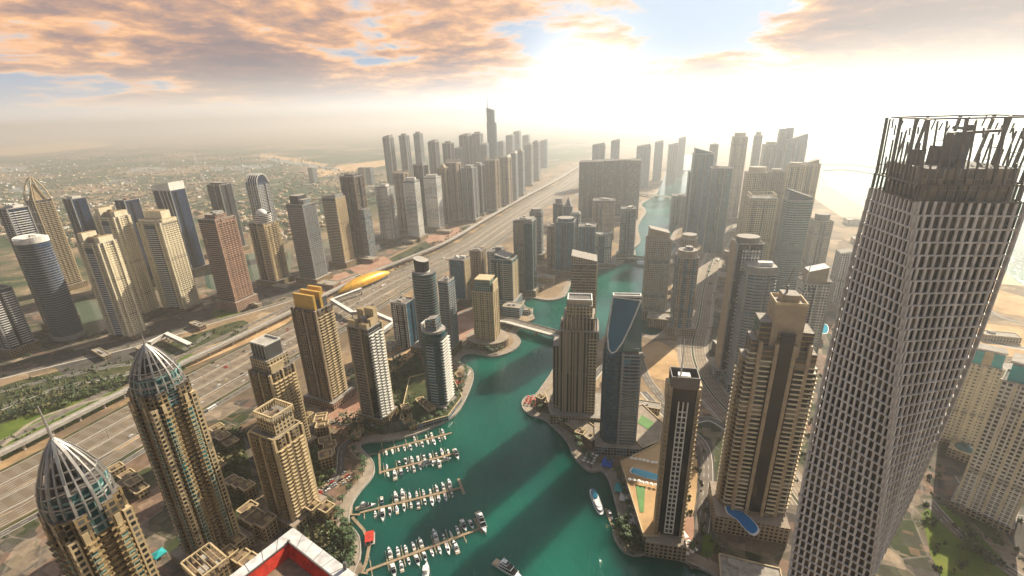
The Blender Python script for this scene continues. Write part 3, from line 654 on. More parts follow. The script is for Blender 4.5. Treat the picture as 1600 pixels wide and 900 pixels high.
    T.part('stripe', MB().bar((.08*T.sx, -T.sy*.5-.4, T.h), (.16*T.sx, -T.sy*.5-.4, T.h*.72), 1.0, 'white'))
    gen('square tower with a shade-darkened side wall and a pink balcony face on a pink podium', 338, 340, 478, 58, .95, 20, ['f_dgrey', 'f_pink', 'f_pink', 'f_dgrey'], slab=BAL('pink', (1,), 1.2, 4, 2, .1), pod=(1.25, 18, 'f_pink'), crown=(('box', .6, .6, 7, 'f_pink'), ('plant',)),  # faces away from the sun take a near-black facade as painted shade
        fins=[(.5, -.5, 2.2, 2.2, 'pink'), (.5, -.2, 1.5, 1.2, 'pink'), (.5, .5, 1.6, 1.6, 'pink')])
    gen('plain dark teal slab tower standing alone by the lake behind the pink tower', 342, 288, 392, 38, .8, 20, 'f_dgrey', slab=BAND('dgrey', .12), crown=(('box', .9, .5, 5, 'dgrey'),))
    T = gen('tall dark blue tower outlined by curved silver ribs meeting over its top', 402, 285, 402, 36, 1, 20, 'f_silver', slab=BAL('white', (1,), .8, 3, 3, .1), crown=(), par=False)
    for i in range(6):
        x = (-.5+i/5)*T.sx; mb = MB(); mb.path([(x, -T.sy*.52, 10), (x, -T.sy*.52, T.h-4), (x, -T.sy*.48, T.h+8), (x, -T.sy*.3, T.h+17), (x, 0, T.h+21), (x, T.sy*.35, T.h+14), (x, T.sy*.5, T.h)], .9 if i < 5 else 1.8, 'white'); T.part('crown_rib', mb)
    T.part('crown', MB().prism(rect(T.sx*.96, T.sy*.9), T.h, T.h+17, 'f_navy', 'glass_dark', top=rect(T.sx*.96, T.sy*.35)))
    T = gen('tower with shade-darkened side, cream balcony stripes and a white banded turret with a ball dome', 411, 347, 442, 46, .9, 20, ['f_dgrey', 'f_cream', 'f_cream', 'f_dgrey'], slab=BAL('cream', (1,), 1.3, 6, 1.4, .15), crown=(), par=False)  # shade of the left side put into its facade colour
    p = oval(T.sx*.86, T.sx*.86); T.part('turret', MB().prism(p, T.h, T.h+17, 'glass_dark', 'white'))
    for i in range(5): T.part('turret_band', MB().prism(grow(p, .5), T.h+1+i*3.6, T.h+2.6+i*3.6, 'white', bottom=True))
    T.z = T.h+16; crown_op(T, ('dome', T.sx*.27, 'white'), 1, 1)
    gen('grey tower with twin stepped tops and shade-darkened side wall by the lake', 470, 318, 438, 46, .9, 20, ['f_dgrey', 'f_grey', 'f_grey', 'f_dgrey'], slab=BAL('grey', (1,), 1.2, 3.5, 2, .15), crown=(('box', .55, .6, 16, 'f_dgrey', -.2, .1, 1), ('box', .3, .5, 9, 'f_grey', .25, 0, 1), ('mast', -.2, .1, 26)), fins=[(.5, -.5, 2, 2, 'grey')])  # dark facade on the unlit faces paints in their shade
    gen('slim tower with shade-darkened blank wall and cream balcony face, right of the twin-topped tower', 521, 308, 413, 37, .9, 20, ['f_dgrey', 'f_cream', 'f_cream', 'f_dgrey'], slab=BAL('cream', (1,), 1.1, 3, 2, .1), crown=(('wedge', .9, .8, 3, 8, 'grey'),), fins=[(.5, -.5, 2, 2, 'cream')])  # the blank wall's darkness is shade, put into the facade colour
    gen('tall dark brown tower with an open parapet and a lower wing at its side', 549, 275, 402, 36, .9, 20, 'f_brown', crown=(('frame', 7, 'steel'), ('box', .6, .6, 5, 'dgrey')), steps=[(.55, 0, .5, .8, .62, 'f_grey')])
    gen('white and grey striped apartment tower, first of the pale trio along the highway', 601, 291, 378, 29, 1, 20, 'f_whiteband', slab=BAL('white', (0, 1), .9, 4, 1, .15), crown=(('box', .5, .5, 6, 'white'), ('mast', 0, 0, 8)))
    gen('hazy tan apartment tower behind the pale trio', 627, 270, 362, 27, 1, 20, 'f_tan', crown=(('frame', 5, 'tan'),))
    gen('white tower with a rounded top and thin balconies, middle of the pale trio', 642, 282, 374, 28, .9, 20, 'f_whiteband', 'bow', slab=BAL('white', (10,), .9, 4, 1, .2), crown=(('oval', .8, 8, 'white'),))
    gen('white tower with teal glass and a domed cap, last of the pale trio', 675, 276, 359, 29, .9, 20, 'f_whiteband', 'bow', slab=BAND('white', .3), crown=(('oval', .8, 6, 'white'), ('mast', 0, 0, 8)))
    gen('dark grey tower with a slanted roof behind the pale trio', 657, 258, 352, 23, 1, 20, 'f_dgrey', crown=(('wedge', 1, 1, 3, 9, 'grey'),), pod=None)
    # rows fading into the haze
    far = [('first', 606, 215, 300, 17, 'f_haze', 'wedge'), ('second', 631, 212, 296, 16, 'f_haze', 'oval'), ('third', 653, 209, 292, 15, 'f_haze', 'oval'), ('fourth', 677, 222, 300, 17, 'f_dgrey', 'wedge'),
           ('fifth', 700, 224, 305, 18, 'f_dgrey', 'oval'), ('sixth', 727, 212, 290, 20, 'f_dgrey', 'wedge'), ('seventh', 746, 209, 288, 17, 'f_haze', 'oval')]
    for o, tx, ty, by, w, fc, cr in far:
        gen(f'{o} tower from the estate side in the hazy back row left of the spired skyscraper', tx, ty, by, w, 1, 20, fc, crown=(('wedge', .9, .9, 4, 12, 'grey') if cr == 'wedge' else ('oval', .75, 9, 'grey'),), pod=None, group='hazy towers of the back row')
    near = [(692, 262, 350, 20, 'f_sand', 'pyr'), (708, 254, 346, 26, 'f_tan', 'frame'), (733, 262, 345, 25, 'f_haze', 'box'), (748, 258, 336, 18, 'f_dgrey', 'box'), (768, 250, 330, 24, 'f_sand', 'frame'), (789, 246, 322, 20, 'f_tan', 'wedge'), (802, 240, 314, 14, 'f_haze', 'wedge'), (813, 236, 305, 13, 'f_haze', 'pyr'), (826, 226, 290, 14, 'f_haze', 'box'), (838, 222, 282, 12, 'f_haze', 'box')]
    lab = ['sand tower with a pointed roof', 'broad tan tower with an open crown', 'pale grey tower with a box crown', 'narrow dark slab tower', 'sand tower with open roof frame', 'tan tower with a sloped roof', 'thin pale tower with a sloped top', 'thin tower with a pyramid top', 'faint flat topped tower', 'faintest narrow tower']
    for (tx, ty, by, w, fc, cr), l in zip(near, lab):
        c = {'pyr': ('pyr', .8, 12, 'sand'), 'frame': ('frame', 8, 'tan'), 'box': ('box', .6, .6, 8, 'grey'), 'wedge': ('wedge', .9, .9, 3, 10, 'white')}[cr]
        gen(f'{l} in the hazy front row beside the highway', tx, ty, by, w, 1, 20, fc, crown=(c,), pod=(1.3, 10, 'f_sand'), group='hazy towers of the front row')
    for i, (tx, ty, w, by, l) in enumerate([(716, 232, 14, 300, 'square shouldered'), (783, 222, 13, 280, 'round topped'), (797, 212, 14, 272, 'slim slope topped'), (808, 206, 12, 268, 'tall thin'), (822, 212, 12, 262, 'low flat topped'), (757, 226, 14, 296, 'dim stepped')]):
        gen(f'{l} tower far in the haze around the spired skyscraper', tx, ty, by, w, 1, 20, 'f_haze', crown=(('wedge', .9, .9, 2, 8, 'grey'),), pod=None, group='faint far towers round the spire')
    # spired skyscraper
    T = Tower('tallest hazy blue skyscraper with a curved shoulder and a thin spire', 767, 168, 292, 19, .8, 20)
    p = oval(T.sx, T.sy, 20, 2.6); T.shaft(p, 0, T.h*.82, 'f_blue'); q = [(x*.82-T.sx*.06, y*.82) for x, y in p]
    T.part('upper_shaft', MB().prism(q, T.h*.82, T.h, 'f_blue', 'grey', ztop=[T.h-(x/T.sx+.4)*14 for x, y in q])); T.mast(-T.sx*.34, 0, T.h-4, 394-(T.h-4), 3.4, 'steel', 'spire')
    for x, y, w in ((510, 268, 16), (526, 266, 14), (576, 262, 14)):
        pass
    for tx, ty, by, w, l in ((936, 226, 290, 20, 'square'), (962, 220, 284, 14, 'slim'), (1006, 228, 292, 22, 'broad'), (1030, 222, 282, 14, 'thin'), (1052, 226, 286, 16, 'stepped'), (850, 220, 262, 12, 'narrow'), (1066, 216, 278, 12, 'tall narrow')):
        gen(f'{l} tower barely showing in the bright mist behind the huge hazy slabs', tx, ty, by, w, 1, 14, 'f_blue', crown=(('wedge', .9, .9, 2, 9, 'f_blue'),), pod=None, group='towers in the bright mist')
    for i, (tx, ty, by, w, l) in enumerate([(566, 262, 288, 15, 'left'), (577, 262, 289, 13, 'right'), (487, 262, 285, 14, 'pale')]):
        gen(['brown low block, first of a hazy pair on the plain beyond the lake', 'grey low block, second of a hazy pair on the plain beyond the lake', 'pale low block on the plain beyond the twin-topped grey tower'][i], tx, ty, by, w, 1, 20, ['f_brown', 'f_haze', 'f_haze'][i], crown=(('plant',),), pod=None, cat='building', name='building')

def towers_mid():
    T = gen('brown balcony tower with a gold plate crown standing beside the highway', 489, 478, 622, 66, .8, 24, ['f_brown', 'f_sand', 'f_sand', 'f_brown'], 'bays', slab=('umber', 3.5, 1.0, None, 0, 0, 0, .35), crown=(), pod=(1.35, 9, 'f_pink'),  # front facade darker than the right one: shade put into the colour
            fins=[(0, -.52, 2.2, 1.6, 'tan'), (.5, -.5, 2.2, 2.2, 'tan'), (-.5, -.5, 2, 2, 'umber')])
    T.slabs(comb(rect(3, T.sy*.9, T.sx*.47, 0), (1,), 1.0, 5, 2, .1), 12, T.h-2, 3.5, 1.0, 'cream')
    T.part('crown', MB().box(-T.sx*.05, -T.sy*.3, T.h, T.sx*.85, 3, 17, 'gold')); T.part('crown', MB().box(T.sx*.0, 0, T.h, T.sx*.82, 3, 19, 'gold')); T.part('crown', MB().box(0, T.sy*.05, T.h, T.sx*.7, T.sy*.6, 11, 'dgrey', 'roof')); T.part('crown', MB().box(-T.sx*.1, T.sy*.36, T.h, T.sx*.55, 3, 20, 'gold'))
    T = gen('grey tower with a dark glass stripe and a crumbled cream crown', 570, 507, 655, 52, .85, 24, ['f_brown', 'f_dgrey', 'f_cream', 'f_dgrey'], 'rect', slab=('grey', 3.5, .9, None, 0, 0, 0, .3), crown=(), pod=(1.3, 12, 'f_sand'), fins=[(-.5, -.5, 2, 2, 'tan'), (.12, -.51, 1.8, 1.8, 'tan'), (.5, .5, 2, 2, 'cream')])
    T.part('glass_bay', MB().prism(rect(T.sx*.3, 2.4, T.sx*.32, -T.sy*.5), 10, T.h-6, 'glass_dark', 'roofd')); T.slabs(comb(rect(2, T.sy, T.sx*.5, 0), (1,), 1.6, 4, 1.6, .1), 12, T.h-2, 3.5, 1.0, 'white')
    for x, y, w, d, hh in ((-.32, -.36, .34, .22, 8), (.25, -.38, .4, .2, 6), (-.3, .3, .3, .3, 15), (.15, .33, .45, .28, 17), (.38, 0, .18, .4, 9), (0, 0, .2, .25, 6)): T.part('crown', MB().box(x*T.sx, y*T.sy, T.h, w*T.sx, d*T.sy, hh, 'cream', 'sand'))
    T.part('water_tank', MB().prism(oval(6, 6, 14), T.h, T.h+9, 'concrete'))
    T = Tower('taller dark teal rounded tower with pale sill bands and a tilted drum crown', 662, 425, 545, 48, .9, 20)
    p = oval(T.sx, T.sy, 30, 2.4); T.podium(1.4, 10); T.shaft(p, 0, T.h, 'f_teal'); T.slabs(grow(p, .5), 14, T.h-1, 3.8, .9, 'grey', 'sill_band')
    q = [(x*.62-T.sx*.08, y*.62) for x, y in p]; T.part('crown', MB().prism(q, T.h, T.h, 'glass_dark', 'concrete', ztop=[T.h+21-8*(x/T.sx+.4) for x, y in q])); T.part('crown_rim', MB().prism(grow(q, .6), T.h, T.h+2, 'white'))
    gen('grey balcony slab tower standing right behind the teal rounded tower', 697, 437, 548, 26, 1.4, 20, 'f_greyband', slab=BAL('grey', (1, 0), 1.2, 4, 1.5, .15), crown=(('plant',),), fins=[(.5, -.5, 1.6, 1.6, 'grey')])
    T = Tower('dark teal tower with a pale slanted crown beside the planted waterfront court', 677, 515, 632, 50, .95, 20)
    p = oval(T.sx, T.sy, 30, 2.8); T.podium(1.25, 8, 'f_grey'); T.shaft(p, 0, T.h, 'f_teal'); T.slabs(comb(p, (0, 1, 2, 27, 28, 29, 4), 1.3, .8, .2, .5), 12, T.h-1, 3.6, .8, 'dgrey', 'sill_band')
    T.slabs(rect(5, T.sy*.7, T.sx*.49, 0), 12, T.h-6, 3.6, .9, 'white'); T.part('glass_bay', MB().prism(rect(T.sx*.34, 3, T.sx*.05, -T.sy*.5), 10, T.h-12, 'f_greyband', 'grey'))
    q = rect(T.sx*.5, T.sy*.5, T.sx*.02, 0); T.part('crown', MB().prism(q, T.h, T.h+15, 'f_grey', 'roof', ztop=[T.h+13, T.h+17, T.h+17, T.h+13])); T.part('crown_fin', MB().box(-T.sx*.4, 0, T.h, 2, T.sy*.5, 9, 'white')); T.part('crown_rim', MB().prism(grow(oval(T.sx*.98, T.sy*.98), .2), T.h, T.h+2, 'concrete'))
    gen('low grey block with a white square window grid on its end wall, by the highway', 629, 470, 537, 36, 1, 20, ['f_whitegrid', 'f_blue', 'f_blue', 'f_blue'], crown=(('plant',),), pod=None, cat='building', name='building')
    gen('plain blue-grey slab with pale edges left of the cream waterside tower', 718, 404, 472, 33, .8, 20, ['f_blue', 'f_cream', 'f_cream', 'f_grey'], crown=(('plant', 'white'),), fins=[(-.49, -.5, 1.6, 1.6, 'cream'), (.49, -.5, 2.2, 2.2, 'cream')], par=True)
    gen('beige apartment block with rows of small balconies behind the blue-grey slab', 746, 390, 456, 24, 1, 20, 'f_tan', slab=BAL('tan', (0, 1), 1.1, 3, 2, .1))
    T = gen('cream gridded tower with a green glass top on a round waterside podium', 758, 452, 535, 40, .8, 16, 'f_cream', crown=(), pod=None, fins=[(x, -.5, 1.4, 1.4, 'cream') for x in (-.5, -.2, .1, .3, .5)]+[(.5, y, 1.4, 1.4, 'cream') for y in (-.2, .2, .5)], slab=('cream', 3.5, .7, None, 0, 0, 0, .2))
    T.part('podium', MB().prism(oval(T.sx*2.1, T.sy*2.2, 28), 0, 11, 'f_tan', 'paving')); T.part('crown', MB().prism(rect(T.sx*.72, T.sy*.9, -T.sx*.0, 0), T.h, T.h+17, 'f_green', 'cream')); T.part('crown_rim', MB().prism(rect(T.sx*.76, T.sy*.95), T.h+17, T.h+18.5, 'cream', bottom=True)); T.part('pier', MB().box(T.sx*.5, 0, T.h, 1.5, T.sy*.9, 15, 'cream'))
    gen('white gridded block with a grey cap behind the teal sail-topped tower', 775, 392, 455, 26, 1, 20, 'f_whitegrid', crown=(('box', .5, .5, 9, 'grey', .3, 0),))
    T = gen('teal glass tower with a folded sail top and lit balcony edge', 788, 402, 476, 42, .9, 18, ['f_teal', 'f_tealband', 'f_teal', 'f_teal'], slab=('cream', 3.6, .9, (1,), 1.3, 4, 1.5, .05), crown=(('wedge', .62, .9, 9, 3, 'f_teal'),), pod=(1.3, 16, 'f_greyband'))
    T.part('crown_rim', MB().bar((-T.sx*.31, -T.sy*.46, T.h+9), (T.sx*.31, -T.sy*.46, T.h+3), 1, 'white'))
    gen('tall half beige, half teal glass tower behind the sail-topped tower', 820, 344, 457, 35, .8, 18, ['f_tangrid', 'f_teal', 'f_tan', 'f_tan'], slab=('tan', 3.5, .8, (0,), 1.0, 3, 2, .1), crown=(('wedge', .9, .9, 3, 5, 'grey'), ('plant',)), steps=[(.3, -.3, .42, .5, .97, 'f_teal')])
    gen('grey tower with a rounded roof behind the half beige tower', 838, 330, 402, 24, 1, 18, 'f_grey', 'rr', crown=(('oval', .85, 7, 'grey'),))
    gen('dull teal tower with an arched top amid the central cluster', 884, 345, 428, 32, .9, 14, 'f_blue', crown=(('oval', .9, 7, 'f_blue'),), pod=(1.4, 14, 'f_sand'))
    gen('tan slab pressed against the left side of the arched teal tower', 866, 352, 426, 22, 1, 14, 'f_tan', crown=(('plant',),), pod=None)
    gen('hazy tower with a round drum on top in the central cluster', 873, 318, 400, 17, 1, 14, 'f_haze', crown=(('oval', .7, 12, 'grey'),), pod=None)
    gen('hazy tower with a pointed spire roof in the central cluster', 888, 322, 402, 15, 1, 14, 'f_haze', crown=(('pyr', .8, 20, 'grey'),), pod=None)
    gen('white gridded slab behind the arched teal tower', 899, 333, 404, 17, 1, 14, 'f_whitegrid', crown=(('box', .8, .5, 4, 'white'),), pod=None)
    gen('squat grey glass box left of the curved white hotel', 918, 352, 412, 28, 1, 14, 'f_blue', crown=(('plant',),), pod=None, cat='building', name='building')
    T = gen('white curved hotel with upswept roof ends and teal centre on a round quay', 941, 365, 412, 30, .7, 12, 'f_whitegrid', crown=(), pod=(1.6, 7, 'f_sand'), par=False)
    T.part('glass_bay', MB().prism(rect(T.sx*.22, 2, 0, -T.sy*.5), 5, T.h-2, 'f_teal', 'white'))
    T.part('crown', MB().path([(T.sx*.55*x, -T.sy*.3, T.h+7*x*x) for x in (-1, -.6, -.2, .2, .6, 1)], 2.5, 'white'))
    gen('dark cantilevered tower with a slanted glass crown behind the striped brown tower', 913, 408, 520, 40, 1, 10, 'f_brown', slab=('cream', 4.2, .8, (0,), 1.0, 7, 2, .15), crown=(('wedge', 1.0, .9, 13, 5, 'f_tan'),), fins=[(.5, -.5, 1.8, 1.8, 'cream')])
    # hulking hazy twin slab
    gen('huge hazy brown slab, left half of a pair beside the bright channel', 931, 252, 338, 50, .5, 12, 'f_brown', crown=(('plant',),), pod=None, cat='building', name='building')
    gen('huge hazy brown slab, wider right half of a pair beside the bright channel', 972, 250, 340, 58, .5, 12, 'f_brown', crown=(('plant',),), pod=None, cat='building', name='building')
    gen('tan mid-rise block in front of the huge hazy slabs', 944, 312, 372, 34, .7, 12, 'f_tan', crown=(('plant',),), pod=None, cat='building', name='building')
    gen('pale slim block on the channel bank right of the huge hazy slabs', 982, 325, 402, 24, 1, 12, 'f_grey', crown=(('plant',),))
    gen('beige gridded tower with a curved blade crown on the far bank of the channel', 1029, 372, 492, 40, .8, 10, 'f_tangrid', fins=[(-.5, -.5, 2, 2, 'tan'), (.5, -.5, 2, 2, 'tan')], crown=(('wedge', .84, .8, 18, 11, 'tan'),), pod=(1.6, 16, 'f_tan'))
    gen('sand tower with a curved crown hidden behind its taller-looking neighbour by the inlet', 1077, 372, 470, 30, 1, 10, 'f_tan', 'oval', crown=(('oval', .9, 7, 'tan'),))
    gen('sand and grey tower with a thick rounded crown beside the sunny road', 1074, 400, 517, 38, .9, 10, ['f_grey', 'f_tan', 'f_tan', 'f_blue'], 'bow', crown=(('oval', .95, 10, 'tan'), ('plant',)), pod=(1.4, 12, 'f_tan'))
def towers_right():
    for l, tx, ty, by, w, fc, cr in (('dark blue hazy tower with a peaked corner', 1099, 240, 378, 34, 'f_blue', ('wedge', .9, .9, 14, 3, 'f_blue')), ('dark blue hazy tower with a flat roof', 1127, 262, 392, 36, 'f_blue', ('plant',)), ('lower dark blue hazy tower', 1086, 268, 372, 22, 'f_navy', ('plant',)), ('faint blue tower furthest back', 1116, 226, 330, 14, 'f_haze', ('plant',))):
        gen(l+' in the blue cluster by the channel', tx, ty, by, w, .8, 14, fc, crown=(cr,), pod=None, group='blue cluster right of the channel')
    gen('low hazy blue block at the water beside the blue cluster', 1062, 305, 350, 26, 1, 14, 'f_haze', pod=None, cat='building', name='building')
    for l, tx, ty, by, w, fc, cr in (('tall tan tower with a rounded head', 1156, 214, 345, 25, 'f_tan', ('oval', .8, 12, 'tan')), ('narrow tan tower with a small dome', 1185, 212, 330, 14, 'f_haze', ('oval', .7, 12, 'tan')), ('broad tan tower with stepped shoulders', 1204, 226, 345, 26, 'f_haze', ('box', .6, .6, 8, 'tan')),
                                     ('cream tower with arched roofline and dark slots', 1183, 270, 412, 40, 'f_cream', ('oval', .8, 12, 'cream')), ('cream tower with a pale flat roof and red panels', 1190, 308, 452, 50, 'f_cream', ('frame', 7, 'cream')), ('dim tan tower between the cream pair and the glass tower', 1213, 268, 420, 26, 'f_tan', ('box', .7, .7, 5, 'tan')),
                                     ('wide cream tower with twin shoulders', 1243, 258, 425, 32, 'f_cream', ('oval', .8, 5, 'cream')), ('cream tower with a peaked top at the sea edge', 1268, 256, 420, 28, 'f_cream', ('wedge', .8, .8, 3, 9, 'tan'))):
        gen(l+' in the beach row', tx, ty, by, w, .9, 16, fc, crown=(cr,), pod=(1.4, 14, 'f_tan'), group='cream towers of the beach row', slab=('cream', 3.5, .8, (0,), .9, 3, 2.4, .1) if w > 39 else None)
    for tx, ty, by, w, l, a, b in ((1228, 205, 350, 24, 'hazy blue glass tower with a squared top, left of the blade pair', 6, 10), (1243, 222, 352, 36, 'hazy blue glass tower with a rising blade crown over the beach', 6, 22)):
        gen(l, tx, ty, by, w, .6, 16, 'f_blue', crown=(('wedge', 1, 1, a, b, 'f_blue'),), pod=None, par=False)
    T = gen('teal glass tower with a dark sloped crown in the middle of the beach row', 1247, 312, 482, 48, .8, 14, 'f_tealband', 'bow', slab=BAND('grey', .25), crown=(), pod=(1.3, 14, 'f_tan'))
    q = scl(bow(T.sx, T.sy*.86, .16*T.sy), .98); T.part('crown', MB().prism(q, T.h, T.h, 'f_navy', 'roofd', ztop=[T.h+17-12*(x/T.sx+.5) for x, y in q]))
    gen('tan gridded tower with a dark rounded crown beside the sea', 1284, 344, 440, 36, .9, 14, 'f_tangrid', crown=(('oval', .85, 12, 'dgrey'),), pod=(1.4, 12, 'f_tan'))
    T = gen('dark tower with a white gridded cap panel and white chevron balconies', 1168, 378, 585, 50, .9, 10, ['f_dgrey', 'f_navy', 'f_navy', 'f_dgrey'], crown=(('oval', .9, 7, 'steel'),), pod=(1.4, 14, 'f_grey'))
    T.part('cap_panel', MB().prism(rect(T.sx*.7, 1.6, T.sx*.08, -T.sy*.5), T.h-30, T.h-6, 'f_whitegrid', 'white')); T.slabs(rect(T.sx*.16, 3, -T.sx*.18, -T.sy*.5), 14, T.h-40, 5, 1.6, 'white'); T.part('edge_wall', MB().box(-T.sx*.5, 0, 0, 2, T.sy, T.h, 'tan'))
    T = gen('grey tower with long curved balconies and a flat plated roof', 1186, 424, 602, 56, .9, 12, 'f_greyband', 'bow', slab=('grey', 3.6, 1.1, None, 0, 0, 0, .9), crown=(), pod=(1.3, 10, 'f_grey'), fins=[(.1, -.6, 1.4, 2.4, 'grey'), (.24, -.6, 1.4, 2.4, 'grey'), (-.5, -.45, 2, 2, 'grey')])
    T.part('crown', MB().prism(bow(T.sx, T.sy*.86, .16*T.sy), T.h, T.h+9, 'grey', 'concrete')); T.part('roof_plant', MB().box(T.sx*.1, -T.sy*.2, T.h+9, T.sx*.5, T.sy*.25, 4, 'white'))
    T = gen('white gridded tower with a sloping plate crown behind the stepped tan tower', 1272, 440, 575, 54, .9, 14, 'f_whitegrid', slab=('white', 3.5, .8, (0,), 1.1, 3, 2.4, .1), crown=(), pod=(1.3, 10, 'f_tan'), steps=[(-.42, -.3, .3, .5, .93, 'f_whitegrid'), (.45, 0, .3, .8, 1.03, 'f_tangrid')])
    T.part('crown', MB().prism(rect(T.sx*.72, T.sy*.7), T.h, T.h, 'tan', 'white', ztop=[T.h+15, T.h+21, T.h+21, T.h+15])); T.part('mast', MB().bar((-T.sx*.4, -T.sy*.3, T.h), (-T.sx*.36, -T.sy*.3, T.h+22), .9, 'white'))
    gen('low pale gridded block by the sea behind the gridded construction skyscraper', 1322, 395, 470, 34, 1, 14, 'f_whitegrid', pod=None, crown=(('wedge', .9, .9, 2, 6, 'white'),), cat='building', name='building')
    for i, (tx, ty, by, w, l) in enumerate([(1538, 568, 692, 66, 'cream gridded hotel block with turquoise crown panels behind the construction skyscraper'), (1618, 600, 800, 112, 'large pale hotel tower with turquoise crown glass cut off by the picture edge')]):
        T = gen(l, tx, ty, by, w, .7, 52 if i else 40, 'f_whitegrid' if i else 'f_ivory', crown=(), pod=(1.15, 6, 'f_tan'), slab=('ivory', 3.5, .7, None, 0, 0, 0, .15), fins=[(x, -.5, 1.6, 1.2, 'ivory') for x in (-.5, -.25, 0, .25, .5)], par=True)
        for x in (-.28, .28): T.part('glass_crown', MB().box(x*T.sx, -T.sy*.1, T.h, T.sx*.3, T.sy*.66, 14, 'turq', 'white'))
        T.part('crown', MB().box(0, 0, T.h, T.sx*.26, T.sy*.9, 15, 'cream')); T.part('roof_frame', MB().prism(rect(T.sx*.95, T.sy*.8), T.h+15, T.h+16.5, 'white', 'roof', bottom=True))
    # stepped tan tower
    T = Tower('massive stepped tan tower with white balcony ledges and a crane on top', 1232, 470, 808, 51, .9, 16)
    s = T.sx/.8; d = T.sy*1.25; h = T.h; T.sx = s; T.sy = d
    T.part('podium', MB().prism(rect(s*2.6, d*2.1, -s*.1, -d*.1), 0, 16, 'f_tan', 'paving')); T.shaft(rect(s*.95, d, 0, 0), 0, h, 'tan', 'roof')
    wings = [(-.62, 0, .42, .9, .93), (.62, 0, .42, .9, .9), (-.86, -.1, .34, .8, .86), (.86, -.1, .34, .8, .82), (-1.06, 0, .24, .7, .78), (1.06, 0, .24, .7, .74), (0, -.42, .5, .5, .9), (-.5, -.45, .4, .4, .84), (.5, -.45, .4, .4, .8)]
    for x, y, kx, ky, hh in wings: T.part('wing', MB().prism(rect(s*kx, d*ky, s*x, d*y), 0, h*hh, 'f_step', 'roof'))
    T.part('glass_bay', MB().prism(rect(s*.4, 3, 0, -d*.68), 20, h*.9, 'glass_dark', 'roofd'))  # flat dark strip standing in for the central recess and its shade
    for x_ in (-.33, .33): T.part('glass_bay', MB().prism(rect(s*.08, 3, s*x_, -d*.66), 20, h*.78, 'glass_dark', 'roofd'))  # narrower dark strips, painted shade of the side recesses
    for x, w, y, hh, gap in ((0, .42, -.68, .88, 1), (-.52, .36, -.64, .82, 0), (.52, .36, -.64, .78, 0), (-.9, .36, -.48, .84, 0), (.92, .36, -.48, .8, 0)):
        me = MB().prism(rect(s*w, 2.6, 0, 0), 0, .85, 'ivory', bottom=True).data('balcony'); k = int(h*hh/4.0)
        for i in range(5, min(k, 88)):
            if gap and i in (26, 27, 28, 40, 41, 42, 43, 54): continue
            link('balcony', me, T.root, (s*x, d*y, i*4.0))
    for x in (-1.18, 1.18):
        me = MB().box(0, 0, 0, 4, d*.5, 1.1, 'cream').data('balcony')
        for i in range(5, int(h*.74/3.8)): link('balcony', me, T.root, (s*x, 0, i*3.8))
    for x, y in ((-.27, -.68), (.27, -.68), (-.74, -.6), (.74, -.6)): T.part('pier', MB().box(s*x, d*y, 0, 2.4, 3.4, h*.86, 'tan'))
    T.part('crown', MB().box(0, 0, h, s*.5, d*.6, 6, 'tan', 'roof')); T.parapet(rect(s*.95, d), h, 2, 'cream')
    c = empty('roof_crane', T.root.matrix_basis @ Vector((-s*.1, -d*.2, h+6)) if False else (0, 0, 0)); c.parent = T.root; c.location = (-s*.1, 0, h+6)
    MB().bar((0, 0, 0), (0, 0, 5), 1.2, 'steel').build('crane_mast', c); MB().bar((-1, 0, 5), (2, 0, 19), .6, 'steel').build('jib', c); MB().bar((0, 0, 5), (-4, 1, 3), .8, 'steel').build('counter_jib', c)
    # slim tower by the water
    T = Tower('slim tower with a black glass face, a white window ladder and pale corner piers', 1068, 600, 846, 52, .75, 12)
    s, d, h = T.sx, T.sy, T.h; T.part('podium', MB().prism(rect(s*1.5, d*2.0, -s*.12, -d*.1), 0, 14.3, 'f_tan', 'paving')); T.shaft(rect(s*.9, d*.9), 0, h, ['glass_dark', 'f_tan', 'f_tan', 'f_tan'])
    for x in (-.46, .46): T.part('pier', MB().box(x*s, -d*.1, 0, s*.12, d*.86, h+1, 'tan', 'cream'))
    for x in (-.49, .49):
        me = MB().box(0, 0, 0, s*.1, 4, 1.3, 'sand').data('balcony')
        for i in range(4, int(h/4)): link('balcony', me, T.root, (x*s, -d*.5, i*4.0))
    for x in (-.15, 0, .15): T.part('ladder_rail', MB().box(x*s, -d*.46, 16, .8, 1, h-26, 'white'))
    me = MB().box(0, 0, 0, s*.3, 1, .8, 'white').data('ladder_rung')
    for i in range(int((h-26)/4.2)): link('ladder_rung', me, T.root, (0, -d*.46, 16+i*4.2))
    T.parapet(rect(s*.92, d*.92), h, 9, 'steel', .5); T.part('roof_plant', MB().box(0, .1*d, h, s*.4, d*.4, 7, 'white')); T.part('roof_plant', MB().box(.1*s, -.2*d, h, s*.25, d*.2, 4, 'cream')); T.mast(-.12*s, 0, h, 34, 1.5, 'white')
    for x in (-.46, .46): T.part('corner_block', MB().box(x*s*1.1, -d*.05, h-12, s*.16, d*.5, 14, 'cream'))
    # striped brown tower
    T = gen('brown tower with vertical pale stripes and a stepped terraced crown at the water', 905, 508, 645, 58, .85, 10, ['f_stripe', 'f_stripe', 'f_stripe', 'f_stripe'], crown=(), pod=(1.5, 12, 'f_tan'), fins=[(x, -.5, 1.5, 1.7, 'tan') for x in (-.5, -.36, -.22, -.08, .08, .22)]+[(-.5, y, 1.7, 1.5, 'tan') for y in (-.2, .1, .4)])
    s, d, h = T.sx, T.sy, T.h; T.slabs(rect(s*.22, 2.4, s*.38, -d*.5), 14, h-4, 3.6, 1.0, 'cream'); T.part('wing', MB().prism(rect(s*.3, d*.7, -s*.56, d*.1), 0, h*.8, 'f_stripe', 'roof'))
